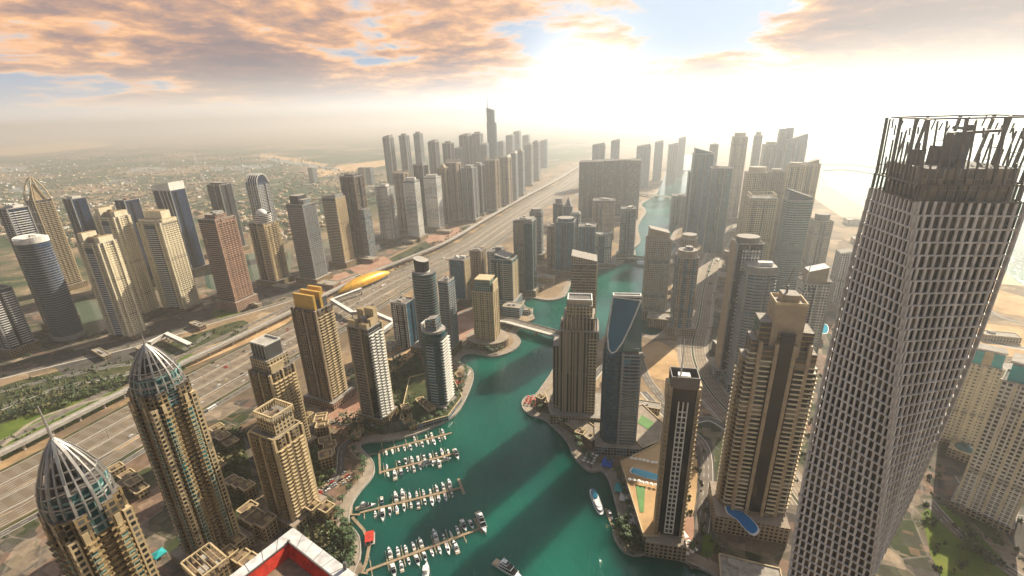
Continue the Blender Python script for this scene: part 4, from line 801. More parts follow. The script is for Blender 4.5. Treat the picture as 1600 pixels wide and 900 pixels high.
    T.part('crown', MB().prism(rect(s*.84, d*.84), h, h+14, 'f_stripe', 'roof')); T.part('crown', MB().prism(rect(s*.7, d*.7, 0, .05*d), h+14, h+26, 'f_cream', 'roof'))
    for i in range(9): T.part('crown_fin', MB().box((-.4+i*.1)*s, -d*.44, h+2, 1, 1.5, 18, 'cream'))
    q = rect(s*.66, d*.56, 0, .08*d); T.part('roof_frame', MB().prism(q, h+26, h+30, 'cream', 'roofd')); T.parapet(q, h+30, 1.5, 'white', 1.2)
    # sail tower
    T = Tower('tall blue tower with a sloping teardrop glass sail framed in white at its top', 972, 540, 692, 60, .85, 8)
    s, d, h = T.sx, T.sy, T.h; T.part('podium', MB().prism(rect(s*1.35, d*1.4), 0, 9.2, 'f_grey', 'paving'))
    pl = oval(s*.62, d*.95, 26, 2.3); pl = [(x-s*.2, y) for x, y in pl]; T.shaft(pl, 0, h, 'f_blue'); T.slabs(grow([p for p in pl], .6), 12, h-2, 3.7, .8, 'dgrey', 'sill_band')
    T.part('wing', MB().prism(rect(s*.56, d*.9, s*.24, 0), 0, h-2, 'f_greyband', 'roof')); T.slabs(comb(rect(s*.5, d*.86, s*.25, 0), (0,), 1.5, s*.36, 1, .5), 12, h-8, 3.7, 1.1, 'grey'); T.part('pier', MB().box(s*.0, -d*.46, 0, 2, 2, h, 'grey')); T.part('pier', MB().box(s*.5, -d*.44, 0, 1.6, 2, h, 'grey'))
    zt = h+62*T.h/150; top = [(-s*.3, d*.28), (s*.48, d*.28), (s*.48, d*.46), (-s*.3, d*.46)]; bot = [(-s*.48, -d*.46), (s*.5, -d*.4), (s*.5, d*.46), (-s*.48, d*.46)]
    T.part('sail_body', MB().prism(bot, h, zt, ['glass_teal', 'f_navy', 'f_blue', 'f_navy'], 'roofd', top=top))
    Z0, Z1 = h, zt
    def onf(x, t): return Vector((x, -d*.46+(d*.74)*t-.5, Z0+(Z1-Z0)*t))
    rim = [onf(-s*.3, 1), onf(s*.46, .95), onf(s*.34, .74), onf(s*.17, .46), onf(-s*.03, .18), onf(-s*.2, .02), onf(-s*.32, -.02), onf(-s*.41, .06), onf(-s*.44, .3), onf(-s*.38, .65)]
    mb = MB(); mb.face(rim, None, 'glass_blue'); T.part('sail_glass', mb); T.part('sail_frame', MB().path([r-Vector((0, .4, 0)) for r in rim+rim[:1]], 1.0, 'white'))
    T.parapet([(-s*.3, d*.24), (s*.48, d*.24), (s*.48, d*.48), (-s*.3, d*.48)], zt, 2, 'white', 1); T.part('roof_slot', MB().box(s*.09, d*.36, zt, s*.66, d*.08, 1, 'dgrey'))
    for i in range(4): T.part('roof_plant', MB().box(s*(.1+i*.1), -d*.3, h, 3, 4, 3, 'white'))

def twisted():
    px = 1471; T = Tower('twisting grey skyscraper under construction with an open lattice top', px, 303, 1100, 122, 1, 0, 'skyscraper', 'skyscraper')
    # position from the crown: the open frame is about 48 m across its corners
    b = T.root.location; fh = 4.5; n = 76; S = 30.3; storeys = int(T.h/fh); T.root.rotation_euler.z = 0
    view = math.atan2(b.x, b.y); a_top = -view+R(45-15)      # yaw of the square at the top of the storeys
    per = R(TWIST)/64
    def ring(w, th, z, mb, m): 
        o, i = rect(w+.3, w+.3), rect(w-th*2, w-th*2)
        for k in range(4):
            j = (k+1) % 4; A, B, C, D = o[k], o[j], i[j], i[k]
            for q in ([(*A, z), (*B, z), (*B, z+.55), (*A, z+.55)], [(*A, z+.55), (*B, z+.55), (*C, z+.55), (*D, z+.55)], [(*D, z), (*C, z), (*B, z), (*A, z)], [(*C, z), (*D, z), (*D, z+.55), (*C, z+.55)]): mb.face(q, None, m)
    def storey(pw, nb, m='mullion', hh=4.5, ringw=.9):
        mb = MB(); ring(S, ringw, 0, mb, m)
        for k in range(4):
            c, s_ = math.cos(k*math.pi/2), math.sin(k*math.pi/2)
            for j in range(nb+1):
                x = -S/2+S*j/nb; y = -S/2+.3
                w = pw if 0 < j < nb else pw*1.6
                mb.box(x*c-y*s_, x*s_+y*c,   .3, w, .6, hh+.2, m, yaw=k*math.pi/2, bottom=False)
        return mb
    st = storey(.85, 12).data('storey'); gl = MB().prism(rect(S-1.5, S-1.5), .0, 4.5, 'glass_storey', 'roofd').data('glazing')
    for i in range(storeys):
        o = link('storey', st, T.root, (0, 0, i*fh), a_top+per*(storeys-i)); g = link('glazing', gl, o)
    T.h = storeys*fh; base_a = a_top
    lat = storey(.5, 11, 'steel', 5.4, .3).data('lattice_storey')
    link('lattice_storey', lat, T.root, (0, 0, T.h), base_a)
    rl = random.Random(5); ring_ = MB(); ring(S, .3, 0, ring_, 'steel'); link('lattice_ring', ring_.data('lattice_ring'), T.root, (0, 0, T.h+5.4), base_a-per)
    for k in range(4):
        c, s_ = math.cos(k*math.pi/2), math.sin(k*math.pi/2)
        for j in range(12):
            big_ = j % 4 == 0; x = -S/2+S*j/12; y = -S/2+.3; hh = 20.5 if big_ else rl.choice((5, 7, 10, 13, 16, 20)); lean = -.1*hh
            mb = MB().bar((x*c-y*s_, x*s_+y*c, 5.5), ((x+lean)*c-y*s_, (x+lean)*s_+y*c, 5.5+hh), .85 if big_ else .45, 'steel')
            if rl.random() < .45: q = 3+rl.random()*(hh-4); x2 = x-.1*q; mb.bar((x2*c-y*s_, x2*s_+y*c, 5.5+q), ((x2+S/12)*c-y*s_, (x2+S/12)*s_+y*c, 5.5+q), .25, 'steel')
            link('lattice_post', mb.data('lattice_post'), T.root, (0, 0, T.h), base_a-per)
            if not big_ and hh < 14:
                q = rl.uniform(14, 17); x2 = x-.1*q; link('lattice_post', MB().bar((x2*c-y*s_, x2*s_+y*c, 5.5+q), ((x2-.6)*c-y*s_, (x2-.6)*s_+y*c, 5.5+q+rl.uniform(2, 4)), .4, 'steel').data('lattice_post'), T.root, (0, 0, T.h), base_a-per)
    rim = MB(); ring(S+.4, .5, 0, rim, 'steel'); rim.build('lattice_rim', T.root, loc=(0, 0, T.h+25.8)).rotation_euler.z = base_a-per*5
    o = MB().prism(rect(S*.82, S*.82), 0, 10.5, 'f_plant', 'roofd').build('plant_storey', T.root, loc=(0, 0, T.h)); o.rotation_euler.z = base_a
    for x, y, w, hh in ((-4, -3, 3, 11), (5, 2, 2.2, 13), (1, 7, 4, 6), (-7, 6, 3, 5)): MB().bar((x, y, T.h+10.5), (x, y, T.h+10.5+hh), w, 'steel').build('roof_plant', T.root)
    MB().bar((5, 2, T.h+22), (-6, -4, T.h+23), .9, 'steel').build('hoist_beam', T.root); MB().bar((-4, -3, T.h+21), (5, -10, T.h+22), .9, 'steel').build('hoist_beam', T.root)
    o = MB().prism(rect(S*1.7, S*1.6), 0, 14, 'f_tan', 'paving').build('podium', T.root); o.rotation_euler.z = R(-20)
TWIST = 92

def domed(label, tx, ty, by, w, az, apex, tip):
    """ty is the foot of the openwork dome"""
    T = Tower(label, tx, ty, by, w, 1, az); s, h = T.sx, T.h; d = s
    def zat(px, py): q = ray(px, py); return H+q.z*math.hypot(T.pos.x, T.pos.y)/math.hypot(q.x, q.y)
    dome_h = zat(*apex)-h; tip_h = zat(*tip)-h
    core = bays(s*.86, s*.86, 2.2, 2, .46); T.shaft(core, 0, h*.985-8, 'f_sand'); T.part('podium', MB().prism(rect(s*1.5, s*1.4), 0, 9, 'f_tan', 'paving'))
    zs = h-22
    me = MB().prism(comb(grow(core, .2), None, 1.1, 2.6, .9, .3), 0, .75, 'sand', bottom=True).data('balcony')
    k = min(98, int((zs-12)/3.6))
    for i in range(k): link('balcony', me, T.root, (0, 0, zs-4-i*3.6))
    for i in range(4):
        a = i*math.pi/2
        for q in (-.25, .25):
            x, y = s*q, -s*.5; c, g = math.cos(a), math.sin(a)
            T.part('pier', MB().box(x*c-y*g, x*g+y*c, 9, 2.2, 1.6, zs-6, 'cream', yaw=a)); 
            T.part('glass_bay', MB().box((x*.98)*c-(y*.985)*g, (x*.98)*g+(y*.985)*c, 14, s*.11, 2.2, zs-22, 'f_green', yaw=a))
        # cream corner towers lower than the drum
        x, y = s*.43, -s*.43; c, g = math.cos(a), math.sin(a); T.part('corner_turret', MB().box(x*c-y*g, x*g+y*c, 0, s*.14, s*.14, zs+1.5, 'f_cream', 'cream', yaw=a))
    oc = cham(s*.92, s*.92, s*.26); T.part('drum', MB().prism(oc, zs-2, h, 'f_drum', 'roofd')); T.slabs(grow(oc, .35), zs+2, h, 4.2, .5, 'concrete', 'drum_ledge')
    # openwork dome: curved silver ribs leaning in to a spire, plant room inside
    nr = 20; rr = s*.5
    for i in range(nr):
        a = 2*math.pi*(i+.5)/nr; pts = []
        for t in (0, .15, .32, .5, .68, .84, 1):
            rad = rr*((1-t)**.64*(1+.24*math.sin(t*math.pi))+.02); pts.append((math.cos(a)*rad, math.sin(a)*rad, h-13+(dome_h+13)*t))
        T.part('dome_rib', MB().path(pts, 1.1 if i % 2 == 0 else .6, 'silver'))
    for t in (.22, .5):
        rad = rr*((1-t)**.64*(1+.24*math.sin(t*math.pi))+.02); T.part('dome_hoop', MB().path([(math.cos(a)*rad, math.sin(a)*rad, h-13+(dome_h+13)*t) for a in (2*math.pi*i/24 for i in range(25))], .6, 'silver'))
    T.part('plant_room', MB().prism(oval(s*.5, s*.5, 16), h, h+dome_h*.34, 'f_dgrey', 'roofd')); T.part('plant_room', MB().prism(oval(s*.3, s*.3, 14), h+dome_h*.34, h+dome_h*.55, 'dgrey', 'roofd'))
    T.mast(0, 0, h+dome_h*.8, tip_h-dome_h*.8, 1.5, 'silver', 'spire')
    return T
def beige(label, tx, ty, by, w, az, crown):
    T = Tower(label, tx, ty, by, w, .9, az); s, d, h = T.sx, T.sy, T.h; core = bays(s*.92, d*.92, 1.6, 2, .5); T.part('podium', MB().prism(rect(s*1.35, d*1.3), 0, 8, 'f_tan', 'paving'))
    T.shaft(core, 0, h, 'f_sand'); T.slabs(comb(grow(core, .1), None, 1.1, 2.8, 1, .2), 10, h-6, 3.5, .75, 'sand')
    for x in (-.47, -.02, .47): T.part('pier', MB().box(x*s, -d*.49, 0, 1.8, 1.6, h, 'cream'))
    for y in (-.47, 0, .47): T.part('pier', MB().box(s*.49, y*d, 0, 1.6, 1.8, h, 'cream'))
    T.slabs(comb(rect(2, d*.9, s*.5, 0), (1,), 1.2, 3.4, 1.6, .1), 10, h-6, 3.5, 1.0, 'cream')
    if crown == 'tall':
        T.part('crown', MB().prism(rect(s*.8, d*.8), h, h+13, 'f_cream', 'roof')); T.part('crown', MB().prism(rect(s*.64, d*.6), h+13, h+27, 'dgrey', 'concrete'))
        for x in (-.3, -.15, 0, .15, .3): T.part('crown_fin', MB().box(x*s, -d*.31, h+14, .8, 1.2, 13, 'silver'))
        T.parapet(rect(s*.66, d*.62), h+27, 1.6, 'white'); T.part('roof_terrace', MB().box(s*.34, -d*.1, h, s*.2, d*.5, 8, 'cream'))
    else:
        T.parapet(rect(s*.95, d*.95), h, 1.6, 'cream', .8); T.part('crown', MB().prism(rect(s*.66, d*.66, 0, d*.08), h, h+12, 'f_cream', 'roof')); mb = MB(); z = h+17; p = rect(s*.7, d*.7, 0, d*.08)
        for i in range(4):
            a, b = Vector((*p[i], z)), Vector((*p[(i+1) % 4], z)); mb.bar(a, b, 1.3, 'cream')
            for j in range(9): q = a+(b-a)*(j/9); mb.bar(q-Vector((0, 0, 5)), q, .7, 'cream')
        T.part('roof_frame', mb); T.plant(h+12, s*.5, d*.5, 'umber', 2)
    return T
def near_left():
    domed('great domed tower with green drum and silver ribs, whole body in view below the highway', 240, 578, 862, 112, 27, (227, 538), (223, 518))
    domed('domed tower with a green windowed drum and spire cut off by the bottom edge', 112, 752, 1120, 150, 27, (80, 686), (60, 634))
    beige('beige balcony tower with a tall grey finned crown between the highway and the villas', 424, 572, 700, 74, 27, 'tall')
    beige('shorter beige balcony tower with an open square roof frame beside the waterfront villas', 430, 668, 798, 88, 27, 'frame')
facade('f_plant', (.4, .35, .28), (.2, .19, .17), (.36, .3, .22), 3.6, 2.2, .3, .3)
def glass_storey():
    m = bpy.data.materials.new('glass_storey'); m.use_nodes = True; nt = m.node_tree; L = nt.links; b = nt.nodes['Principled BSDF']
    uv = N(nt, 'ShaderNodeTexCoord'); g = N(nt, 'ShaderNodeNewGeometry'); vm = N(nt, 'ShaderNodeVectorMath', operation='SNAP'); vm.inputs[1].default_value = (2.3, 2.3, 4.5); L.new(g.outputs['Position'], vm.inputs[0])
    w = N(nt, 'ShaderNodeTexWhiteNoise'); L.new(vm.outputs[0], w.inputs['Vector']); r = ramp(nt, [(.0, (.012, .014, .016)), (.6, (.03, .034, .038)), (.85, (.075, .065, .05)), (1, (.16, .13, .1))]); L.new(w.outputs['Value'], r.inputs[0]); L.new(r.outputs[0], b.inputs['Base Color'])
    b.inputs['Roughness'].default_value = .15; b.inputs['Specular IOR Level'].default_value = .6; MATS['glass_storey'] = m
glass_storey()
# ---------------------------------------------------------------- lots, lawns, streets, bridges, low buildings
def area(name, px, m, z=.1, kind='structure'): return flat(name, [tuple(p[:2]) for p in smooth(pxs(px+px[:1]), 3)[:-1]], z, m, kind)
def poly(name, px, m, z=.1): return flat(name, [tuple(p[:2]) for p in pxs(px)], z, m)
area('estate_yard', [(-60, 500), (60, 478), (300, 420), (440, 396), (560, 372), (640, 350), (700, 352), (620, 396), (540, 432), (440, 470), (300, 512), (180, 548), (0, 592), (-60, 600)], 'yard', .03)
area('garden_ground', [(150, 720), (260, 668), (400, 620), (500, 660), (545, 700), (548, 780), (535, 820), (540, 920), (100, 940)], 'yard', .03)
area('forecourt', [(1030, 610), (1080, 640), (1150, 660), (1250, 760), (1290, 960), (1130, 890), (1060, 850)], 'yard', .03)
area('forecourt', [(500, 640), (560, 560), (640, 500), (730, 450), (790, 440), (740, 520), (700, 560), (690, 640), (600, 680)], 'yard', .03)
area('forecourt', [(1090, 560), (1110, 420), (1140, 380), (1180, 420), (1240, 560), (1200, 640), (1150, 620)], 'yard', .03)
area('forecourt', [(1200, 500), (1250, 450), (1330, 400), (1420, 420), (1480, 560), (1560, 600), (1640, 640), (1640, 960), (1250, 960), (1230, 760), (1200, 640)], 'yard', .035)
area('scrub_ground', [(-60, 640), (0, 604), (100, 578), (200, 556), (300, 524), (380, 500), (380, 522), (300, 548), (200, 580), (120, 598), (0, 640)], 'scrub', .045)
area('garden_ground', [(-160, 960), (-60, 880), (60, 800), (170, 722), (240, 690), (220, 760), (160, 960)], 'yard', .032)
area('lawn', [(0, 722), (60, 690), (130, 655), (192, 622), (192, 606), (120, 618), (60, 642), (0, 664)], 'lawn', .05)
area('scrub_ground', [(0, 664), (60, 640), (120, 616), (196, 603), (200, 584), (120, 592), (60, 606), (0, 622)], 'scrub', .06)
area('lawn', [(264, 572), (296, 553), (322, 558), (284, 580)], 'lawn', .07)
area('lawn', [(205, 560), (300, 527), (296, 540), (215, 570)], 'scrub', .05)
area('lawn', [(330, 488), (372, 470), (398, 478), (350, 500)], 'lawn', .08)
area('sand_lot', [(290, 576), (330, 540), (383, 522), (452, 488), (470, 480), (440, 512), (385, 536)], 'sandlot', .09)
area('scrub_ground', [(560, 442), (640, 404), (716, 368), (736, 352), (700, 362), (620, 398), (548, 436)], 'scrub', .09)
area('scrub_ground', [(596, 566), (648, 548), (668, 600), (650, 650), (606, 648)], 'scrub', .09)
area('scrub_ground', [(330, 700), (372, 668), (398, 790), (350, 800)], 'scrub', .09)
area('scrub_ground', [(470, 700), (500, 690), (512, 735), (480, 760)], 'scrub', .09)
area('scrub_ground', [(500, 830), (548, 815), (552, 880), (505, 900)], 'scrub', .1)
poly('plaza', [(478, 442), (540, 424), (566, 440), (502, 464)], 'plaza', .1); poly('plaza', [(545, 420), (600, 400), (618, 412), (566, 432)], 'plaza', .1)
poly('plaza', [(660, 372), (712, 352), (726, 362), (676, 386)], 'plaza', .1); area('plaza', [(502, 645), (558, 612), (578, 640), (555, 672), (520, 668)], 'plaza', .12)
area('plaza', [(585, 560), (640, 530), (655, 545), (600, 590)], 'sandlot', .1); area('sand_lot', [(690, 500), (735, 482), (745, 520), (705, 530)], 'plaza', .1)
area('sand_lot', [(1003, 545), (1028, 533), (1064, 558), (1052, 592), (1010, 584)], 'sandlot', .1)
poly('car_park', [(60, 560), (205, 528), (260, 545), (110, 590)], 'tarmac', .07); poly('car_park', [(345, 470), (440, 440), (470, 452), (380, 490)], 'tarmac', .08)
poly('car_park', [(200, 515), (330, 480), (350, 492), (230, 535)], 'tarmac', .07)
area('street_forecourt', [(1086, 700), (1112, 690), (1118, 790), (1112, 860), (1078, 850), (1090, 780)], 'tarmac', .1)
area('forecourt', [(1076, 735), (1086, 705), (1090, 740), (1084, 800), (1074, 800)], 'sandlot', .13); area('forecourt', [(1070, 810), (1084, 808), (1080, 862), (1064, 856)], 'plaza', .13)
area('lawn', [(1098, 838), (1112, 836), (1114, 866), (1098, 868)], 'lawn', .14)
area('lawn', [(1440, 802), (1476, 790), (1580, 890), (1560, 920), (1470, 900)], 'lawn', .08); area('lawn', [(1500, 795), (1530, 790), (1570, 850), (1545, 840)], 'scrub', .08)
area('tarmac_yard', [(1545, 790), (1640, 800), (1640, 880), (1590, 860)], 'tarmac', .08)
area('sand_lot', [(1530, 505), (1640, 520), (1640, 560), (1525, 545)], 'sandlot', .08); area('sand_lot', [(1545, 448), (1640, 478), (1640, 500), (1540, 480)], 'sandlot', .08)
for i, l in enumerate([[(376, 400), (407, 396), (414, 432), (384, 438), (370, 424)], [(494, 380), (522, 378), (527, 410), (502, 416)], [(322, 412), (358, 420), (352, 452), (322, 446)], [(92, 478), (150, 470), (165, 515), (112, 522)], [(430, 392), (452, 390), (456, 418), (440, 424)], [(560, 395), (596, 380), (600, 386), (566, 404)]]):
    area('lake_water', l, 'lake_water', .11)
for l in ([(160, 282), (210, 278), (200, 288), (165, 290)], [(330, 262), (420, 256), (415, 263), (340, 268)], [(420, 246), (520, 262), (515, 266), (425, 251)], [(20, 292), (60, 290), (50, 300), (15, 300)], [(205, 262), (260, 262), (255, 267), (205, 268)], [(0, 262), (40, 260), (38, 266), (0, 269)]):
    area('lake_water', l, 'lake_water', .12)
for l in ([(470, 268), (600, 250), (604, 258), (500, 276)], [(0, 232), (110, 222), (180, 226), (60, 240), (0, 243)], [(410, 240), (500, 254), (495, 258), (405, 245)]): area('sand_lot', l, 'sandlot', .1)
# offshore breakwaters
def mound(l, lab):
    p = [tuple(q[:2]) for q in smooth(pxs(l+l[:1]), 3)[:-1]]; o = MB().prism(p, -3, 2.5, 'sand', 'sand', top=scl(p, .97, p[0][0], p[0][1])).build('breakwater'); tag(o, lab, 'breakwater')
mound([(1286, 254), (1330, 253), (1376, 260), (1376, 263), (1330, 257), (1287, 257)], 'thin sandy breakwater lying further out in the pale sea'); mound([(1287, 262), (1325, 261), (1380, 270), (1378, 273), (1322, 265), (1288, 266)], 'thin sandy breakwater nearer the beach in the pale sea')

def street(name, px, w, m, z=.16, n=5, thick=0): return ribbon(name, smooth(pxs(px), n), w, z, m, thick=thick)
MROAD = smooth(pxs([(1180, 300), (1150, 345), (1124, 384), (1109, 420), (1099, 455), (1092, 500), (1082, 540), (1089, 576), (1110, 612), (1142, 648), (1185, 700), (1250, 790)]), 6)
ribbon('marina_road', offs(MROAD, -9), 15, .2, 'marina_road'); ribbon('marina_road', offs(MROAD, 9), 15, .2, 'marina_road'); ribbon('median', MROAD, 2.2, .34, 'scrub'); ribbon('verge', MROAD, 42, .15, 'paving')
street('street', [(1000, 560), (1010, 590), (1040, 630), (1072, 668), (1100, 700), (1104, 760), (1096, 830)], 11, 'street_road', .18)
street('street', [(1005, 612), (1036, 645), (1062, 664), (1110, 655), (1160, 690)], 9, 'lane_road', .2)
street('street', [(0, 590), (100, 566), (210, 540), (330, 504), (455, 468), (560, 428)], 14, 'street_road', .13)
street('street', [(0, 640), (60, 616), (130, 598), (210, 582), (260, 576)], 9, 'lane_road', .13); street('street', [(0, 612), (90, 590), (180, 572), (260, 560), (330, 520)], 8, 'lane_road', .15)
street('street', [(0, 700), (50, 660), (110, 636), (190, 614)], 5, 'paving', .12)
street('street', [(1448, 780), (1490, 826), (1560, 880), (1620, 920)], 10, 'street_road', .16); street('street', [(1500, 745), (1522, 775), (1560, 800), (1640, 820)], 8, 'lane_road', .17)
street('street', [(1520, 520), (1570, 540), (1640, 548)], 10, 'lane_road', .17); street('street', [(1520, 470), (1570, 498), (1640, 512)], 8, 'street_road', .17)
street('street', [(610, 560), (660, 530), (720, 490), (770, 470), (800, 430), (835, 400), (880, 330), (905, 300)], 9, 'street_road', .15)
street('street', [(690, 520), (740, 545), (795, 508)], 8, 'lane_road', .17)
street('street', [(480, 700), (500, 660), (560, 660), (600, 600)], 7, 'lane_road', .17)
street('street', [(470, 800), (505, 770), (530, 740), (535, 700), (560, 682)], 7, 'lane_road', .17)
street('street', [(920, 600), (955, 560), (985, 545), (1005, 560)], 9, 'lane_road', .17)
for k, (a, b) in enumerate([((20, 330), (330, 300)), ((0, 300), (300, 262)), ((240, 330), (560, 250)), ((60, 262), (420, 234)), ((330, 300), (300, 236)), ((430, 330), (600, 290))]):
    street('estate_road', [a, ((a[0]+b[0])/2, (a[1]+b[1])/2+6), b], 14, 'street_road', .15, 8)

def bridge(lab, px, w, z, ext, npier):
    a, b = P(*px[0]), P(*px[1]); t = (b-a).normalized(); a0, b0 = a-t*ext, b+t*ext; r = empty('bridge', (0, 0, 0), 0, lab, 'bridge'); pts = [a0+(b0-a0)*(i/14) for i in range(15)]
    zf = lambda i: z*min(1, math.sin(math.pi*i/14)*1.6)+.25
    ribbon('deck', pts, w, zf, 'street_road', None, 1.6, r)
    for o in (-w/2, w/2): ribbon('parapet', offs(pts, o), .7, lambda i: zf(i)+1.1, 'concrete', None, 1.2, r)
    for i in range(npier):
        q = a+(b-a)*((i+.5)/npier); MB().box(0, 0, -4, 3, w*.7, z+2, 'concrete', yaw=0).build('bridge_pier', r, loc=q).rotation_euler.z = math.atan2(t.y, t.x)
bridge('beige road bridge over the green basin beside the striped brown tower', [(797, 508), (886, 533)], 20, 7, 45, 3)
bridge('hazy road bridge over the channel left of the beige blade-crowned tower', [(982, 406), (1054, 414)], 20, 7, 40, 3)
bridge('faint bridge across the bright part of the channel', [(1004, 306), (1066, 314)], 20, 8, 40, 4)
bridge('faintest bridge far up the bright channel', [(1040, 266), (1086, 270)], 22, 8, 40, 4)

def metro():
    a, b = P(531, 462), P(608, 430); c = (a+b)/2; L_ = (b-a).length*1.06; yaw = math.atan2(b.y-a.y, b.x-a.x); r = empty('metro_station', (c.x, c.y, 0), yaw, 'metro station under a long golden shell roof beside the highway', 'station')
    n, k, mb = 26, 12, MB()
    def pt(i, j):
        u = -1+2*i/n; w = 15*(1-abs(u)**2.2)**.8+.3; hh = 15*(1-abs(u)**2.4)**.9+.2; t = math.pi*j/k; return (u*L_/2, math.cos(t)*w, 6+math.sin(t)**.8*hh)
    for i in range(n):
        for j in range(k): mb.face([pt(i, j), pt(i, j+1), pt(i+1, j+1), pt(i+1, j)][::-1], None, 'gold_shell')
    mb.build('shell_roof', r, True); MB().box(0, 0, 0, L_*.72, 22, 7, 'f_grey').build('concourse', r); MB().box(0, 0, 7, L_*.8, 12, 3, 'concrete').build('platform', r)
metro()
def footbridge(lab, px, z=9):
    r = empty('footbridge', (0, 0, 0), 0, lab, 'footbridge'); pts = pxs(px)
    ribbon('deck', pts, 6, z, 'white', None, 1, r); ribbon('roof', pts, 7, z+4.5, 'white', None, .5, r)
    for o in (-2.7, 2.7): ribbon('glass_side', offs(pts, o), .2, z+4, 'glass_blue', None, 3.6, r)
    for q in pts[:-1]:
        MB().box(0, 0, 0, 2, 2, z-1, 'concrete').build('pier', r, loc=q)
footbridge('white covered footbridge joining the golden station to the marina side', [(566, 460), (520, 478), (552, 498), (580, 496), (618, 513), (596, 530)])
footbridge('white covered footbridge on the estate side of the highway, left of the pink podium', [(236, 545), (262, 530), (300, 548)], 7)

# terraced beige villas with cream parapets
def villa_terrace(lab, px, py, az, n, w=11, d=12, h0=8, m='f_sand'):
    c = P(px, py); r = empty('terraced_villas', (c.x, c.y, 0), -R(az), lab, 'villas', 'terraced villas at the waterside')
    x = -w*(n-1)/2
    for i in range(n):
        yy = random.uniform(-4, 4); hh = h0+random.choice((0, 3.2, 6.4)); ww = w*random.uniform(.9, 1.1); o = MB().prism(rect(ww, d*random.uniform(.8, 1.2), x, yy), 0, hh, m, 'umber').build('house', r)
        mb = MB(); p = rect(ww, d, x, yy)
        for j in range(4): mb.bar((*p[j], hh+.5), (*p[(j+1) % 4], hh+.5), 1.0, 'cream')
        mb.build('parapet', o); MB().box(x+ww*.2, yy+d*.1, hh, ww*.35, d*.35, 2.8, 'cream', 'sand').build('stair_head', o); x += w*.97
for a in (('terraced villas nearest the rounded quay corner beside the pontoons', 514, 712, 66, 4), ('terraced villas stepping down between the square-framed tower and the parked cars', 476, 752, 50, 5), ('terraced villas directly at the foot of the square-framed beige tower', 446, 792, 40, 5), ('terraced villas with a yellow roof light beside the white rooftop', 404, 822, 28, 4, 11, 13, 9), ('terraced villas with a grey solar roof below the great domed tower', 352, 846, 30, 4, 13, 13, 10),
          ('terraced villas squeezed between the highway and the finned beige tower', 350, 692, 33, 4), ('terraced villas in the shade left of the finned beige tower', 338, 730, 33, 3), ('terraced villas behind the rounded quay by the pink plaza', 505, 672, 80, 3), ('terraced villas in the court behind the dark teal tower with the pale crown', 640, 660, 66, 4, 9, 9, 6), ('terraced villas along the curved planted quay wall', 668, 640, 58, 4, 8, 9, 5),
          ('terraced villas on the podium edge left of the striped brown tower', 862, 640, 40, 4, 9, 8, 7), ('terraced villas at the corner beneath the sail-topped tower', 928, 690, 30, 4, 9, 9, 7), ('terraced villas just above the ring quay garden', 490, 800, 30, 4, 10, 10, 6), ('terraced villas in the garden right of the great domed tower', 372, 770, 33, 4, 10, 10, 6), ('terraced villas between the brown gold-crowned tower and the pink plaza', 470, 652, 24, 4, 10, 10, 6), ('terraced villas below the crumbled-crown tower by the shaded quay', 560, 676, 80, 4, 8, 9, 5), ('terraced villas lowest on the bottom edge left of the white rooftop', 372, 888, 30, 4, 11, 11, 8), ('terraced villas behind the great domed tower beside the highway', 205, 760, 30, 5, 11, 11, 7), ('terraced villas beside the highway just left of the great domed tower', 170, 800, 30, 4, 11, 11, 7)): villa_terrace(*a)
def pergola_block():
    c = P(322, 884, 30); r = empty('beige_block', (c.x, c.y, 0), -R(33), 'beige block with a large open white roof frame, left of the white-rimmed rooftop', 'building'); s, d, h = 24, 19, 30
    MB().prism(rect(s, d), 0, h, 'f_sand', 'umber').build('wall', r); p = rect(s, d); mb = MB()
    for i in range(4): 
        a, b = Vector((*p[i], h+5)), Vector((*p[(i+1) % 4], h+5)); mb.bar(a, b, 1.1, 'cream')
        for j in range(6): q = a+(b-a)*(j/6); mb.bar(q-Vector((0, 0, 5)), q, .6, 'cream')
    for i in range(1, 6): y = -d/2+d*i/6; mb.bar((-s/2, y, h+5), (s/2, y, h+5), .4, 'cream')
    mb.build('roof_frame', r)
    for x, y, w in ((-6, 2, 5), (4, -3, 6), (7, 5, 4)): MB().box(x, y, h, w, w*.8, 3, 'concrete').build('roof_plant', r)
pergola_block()
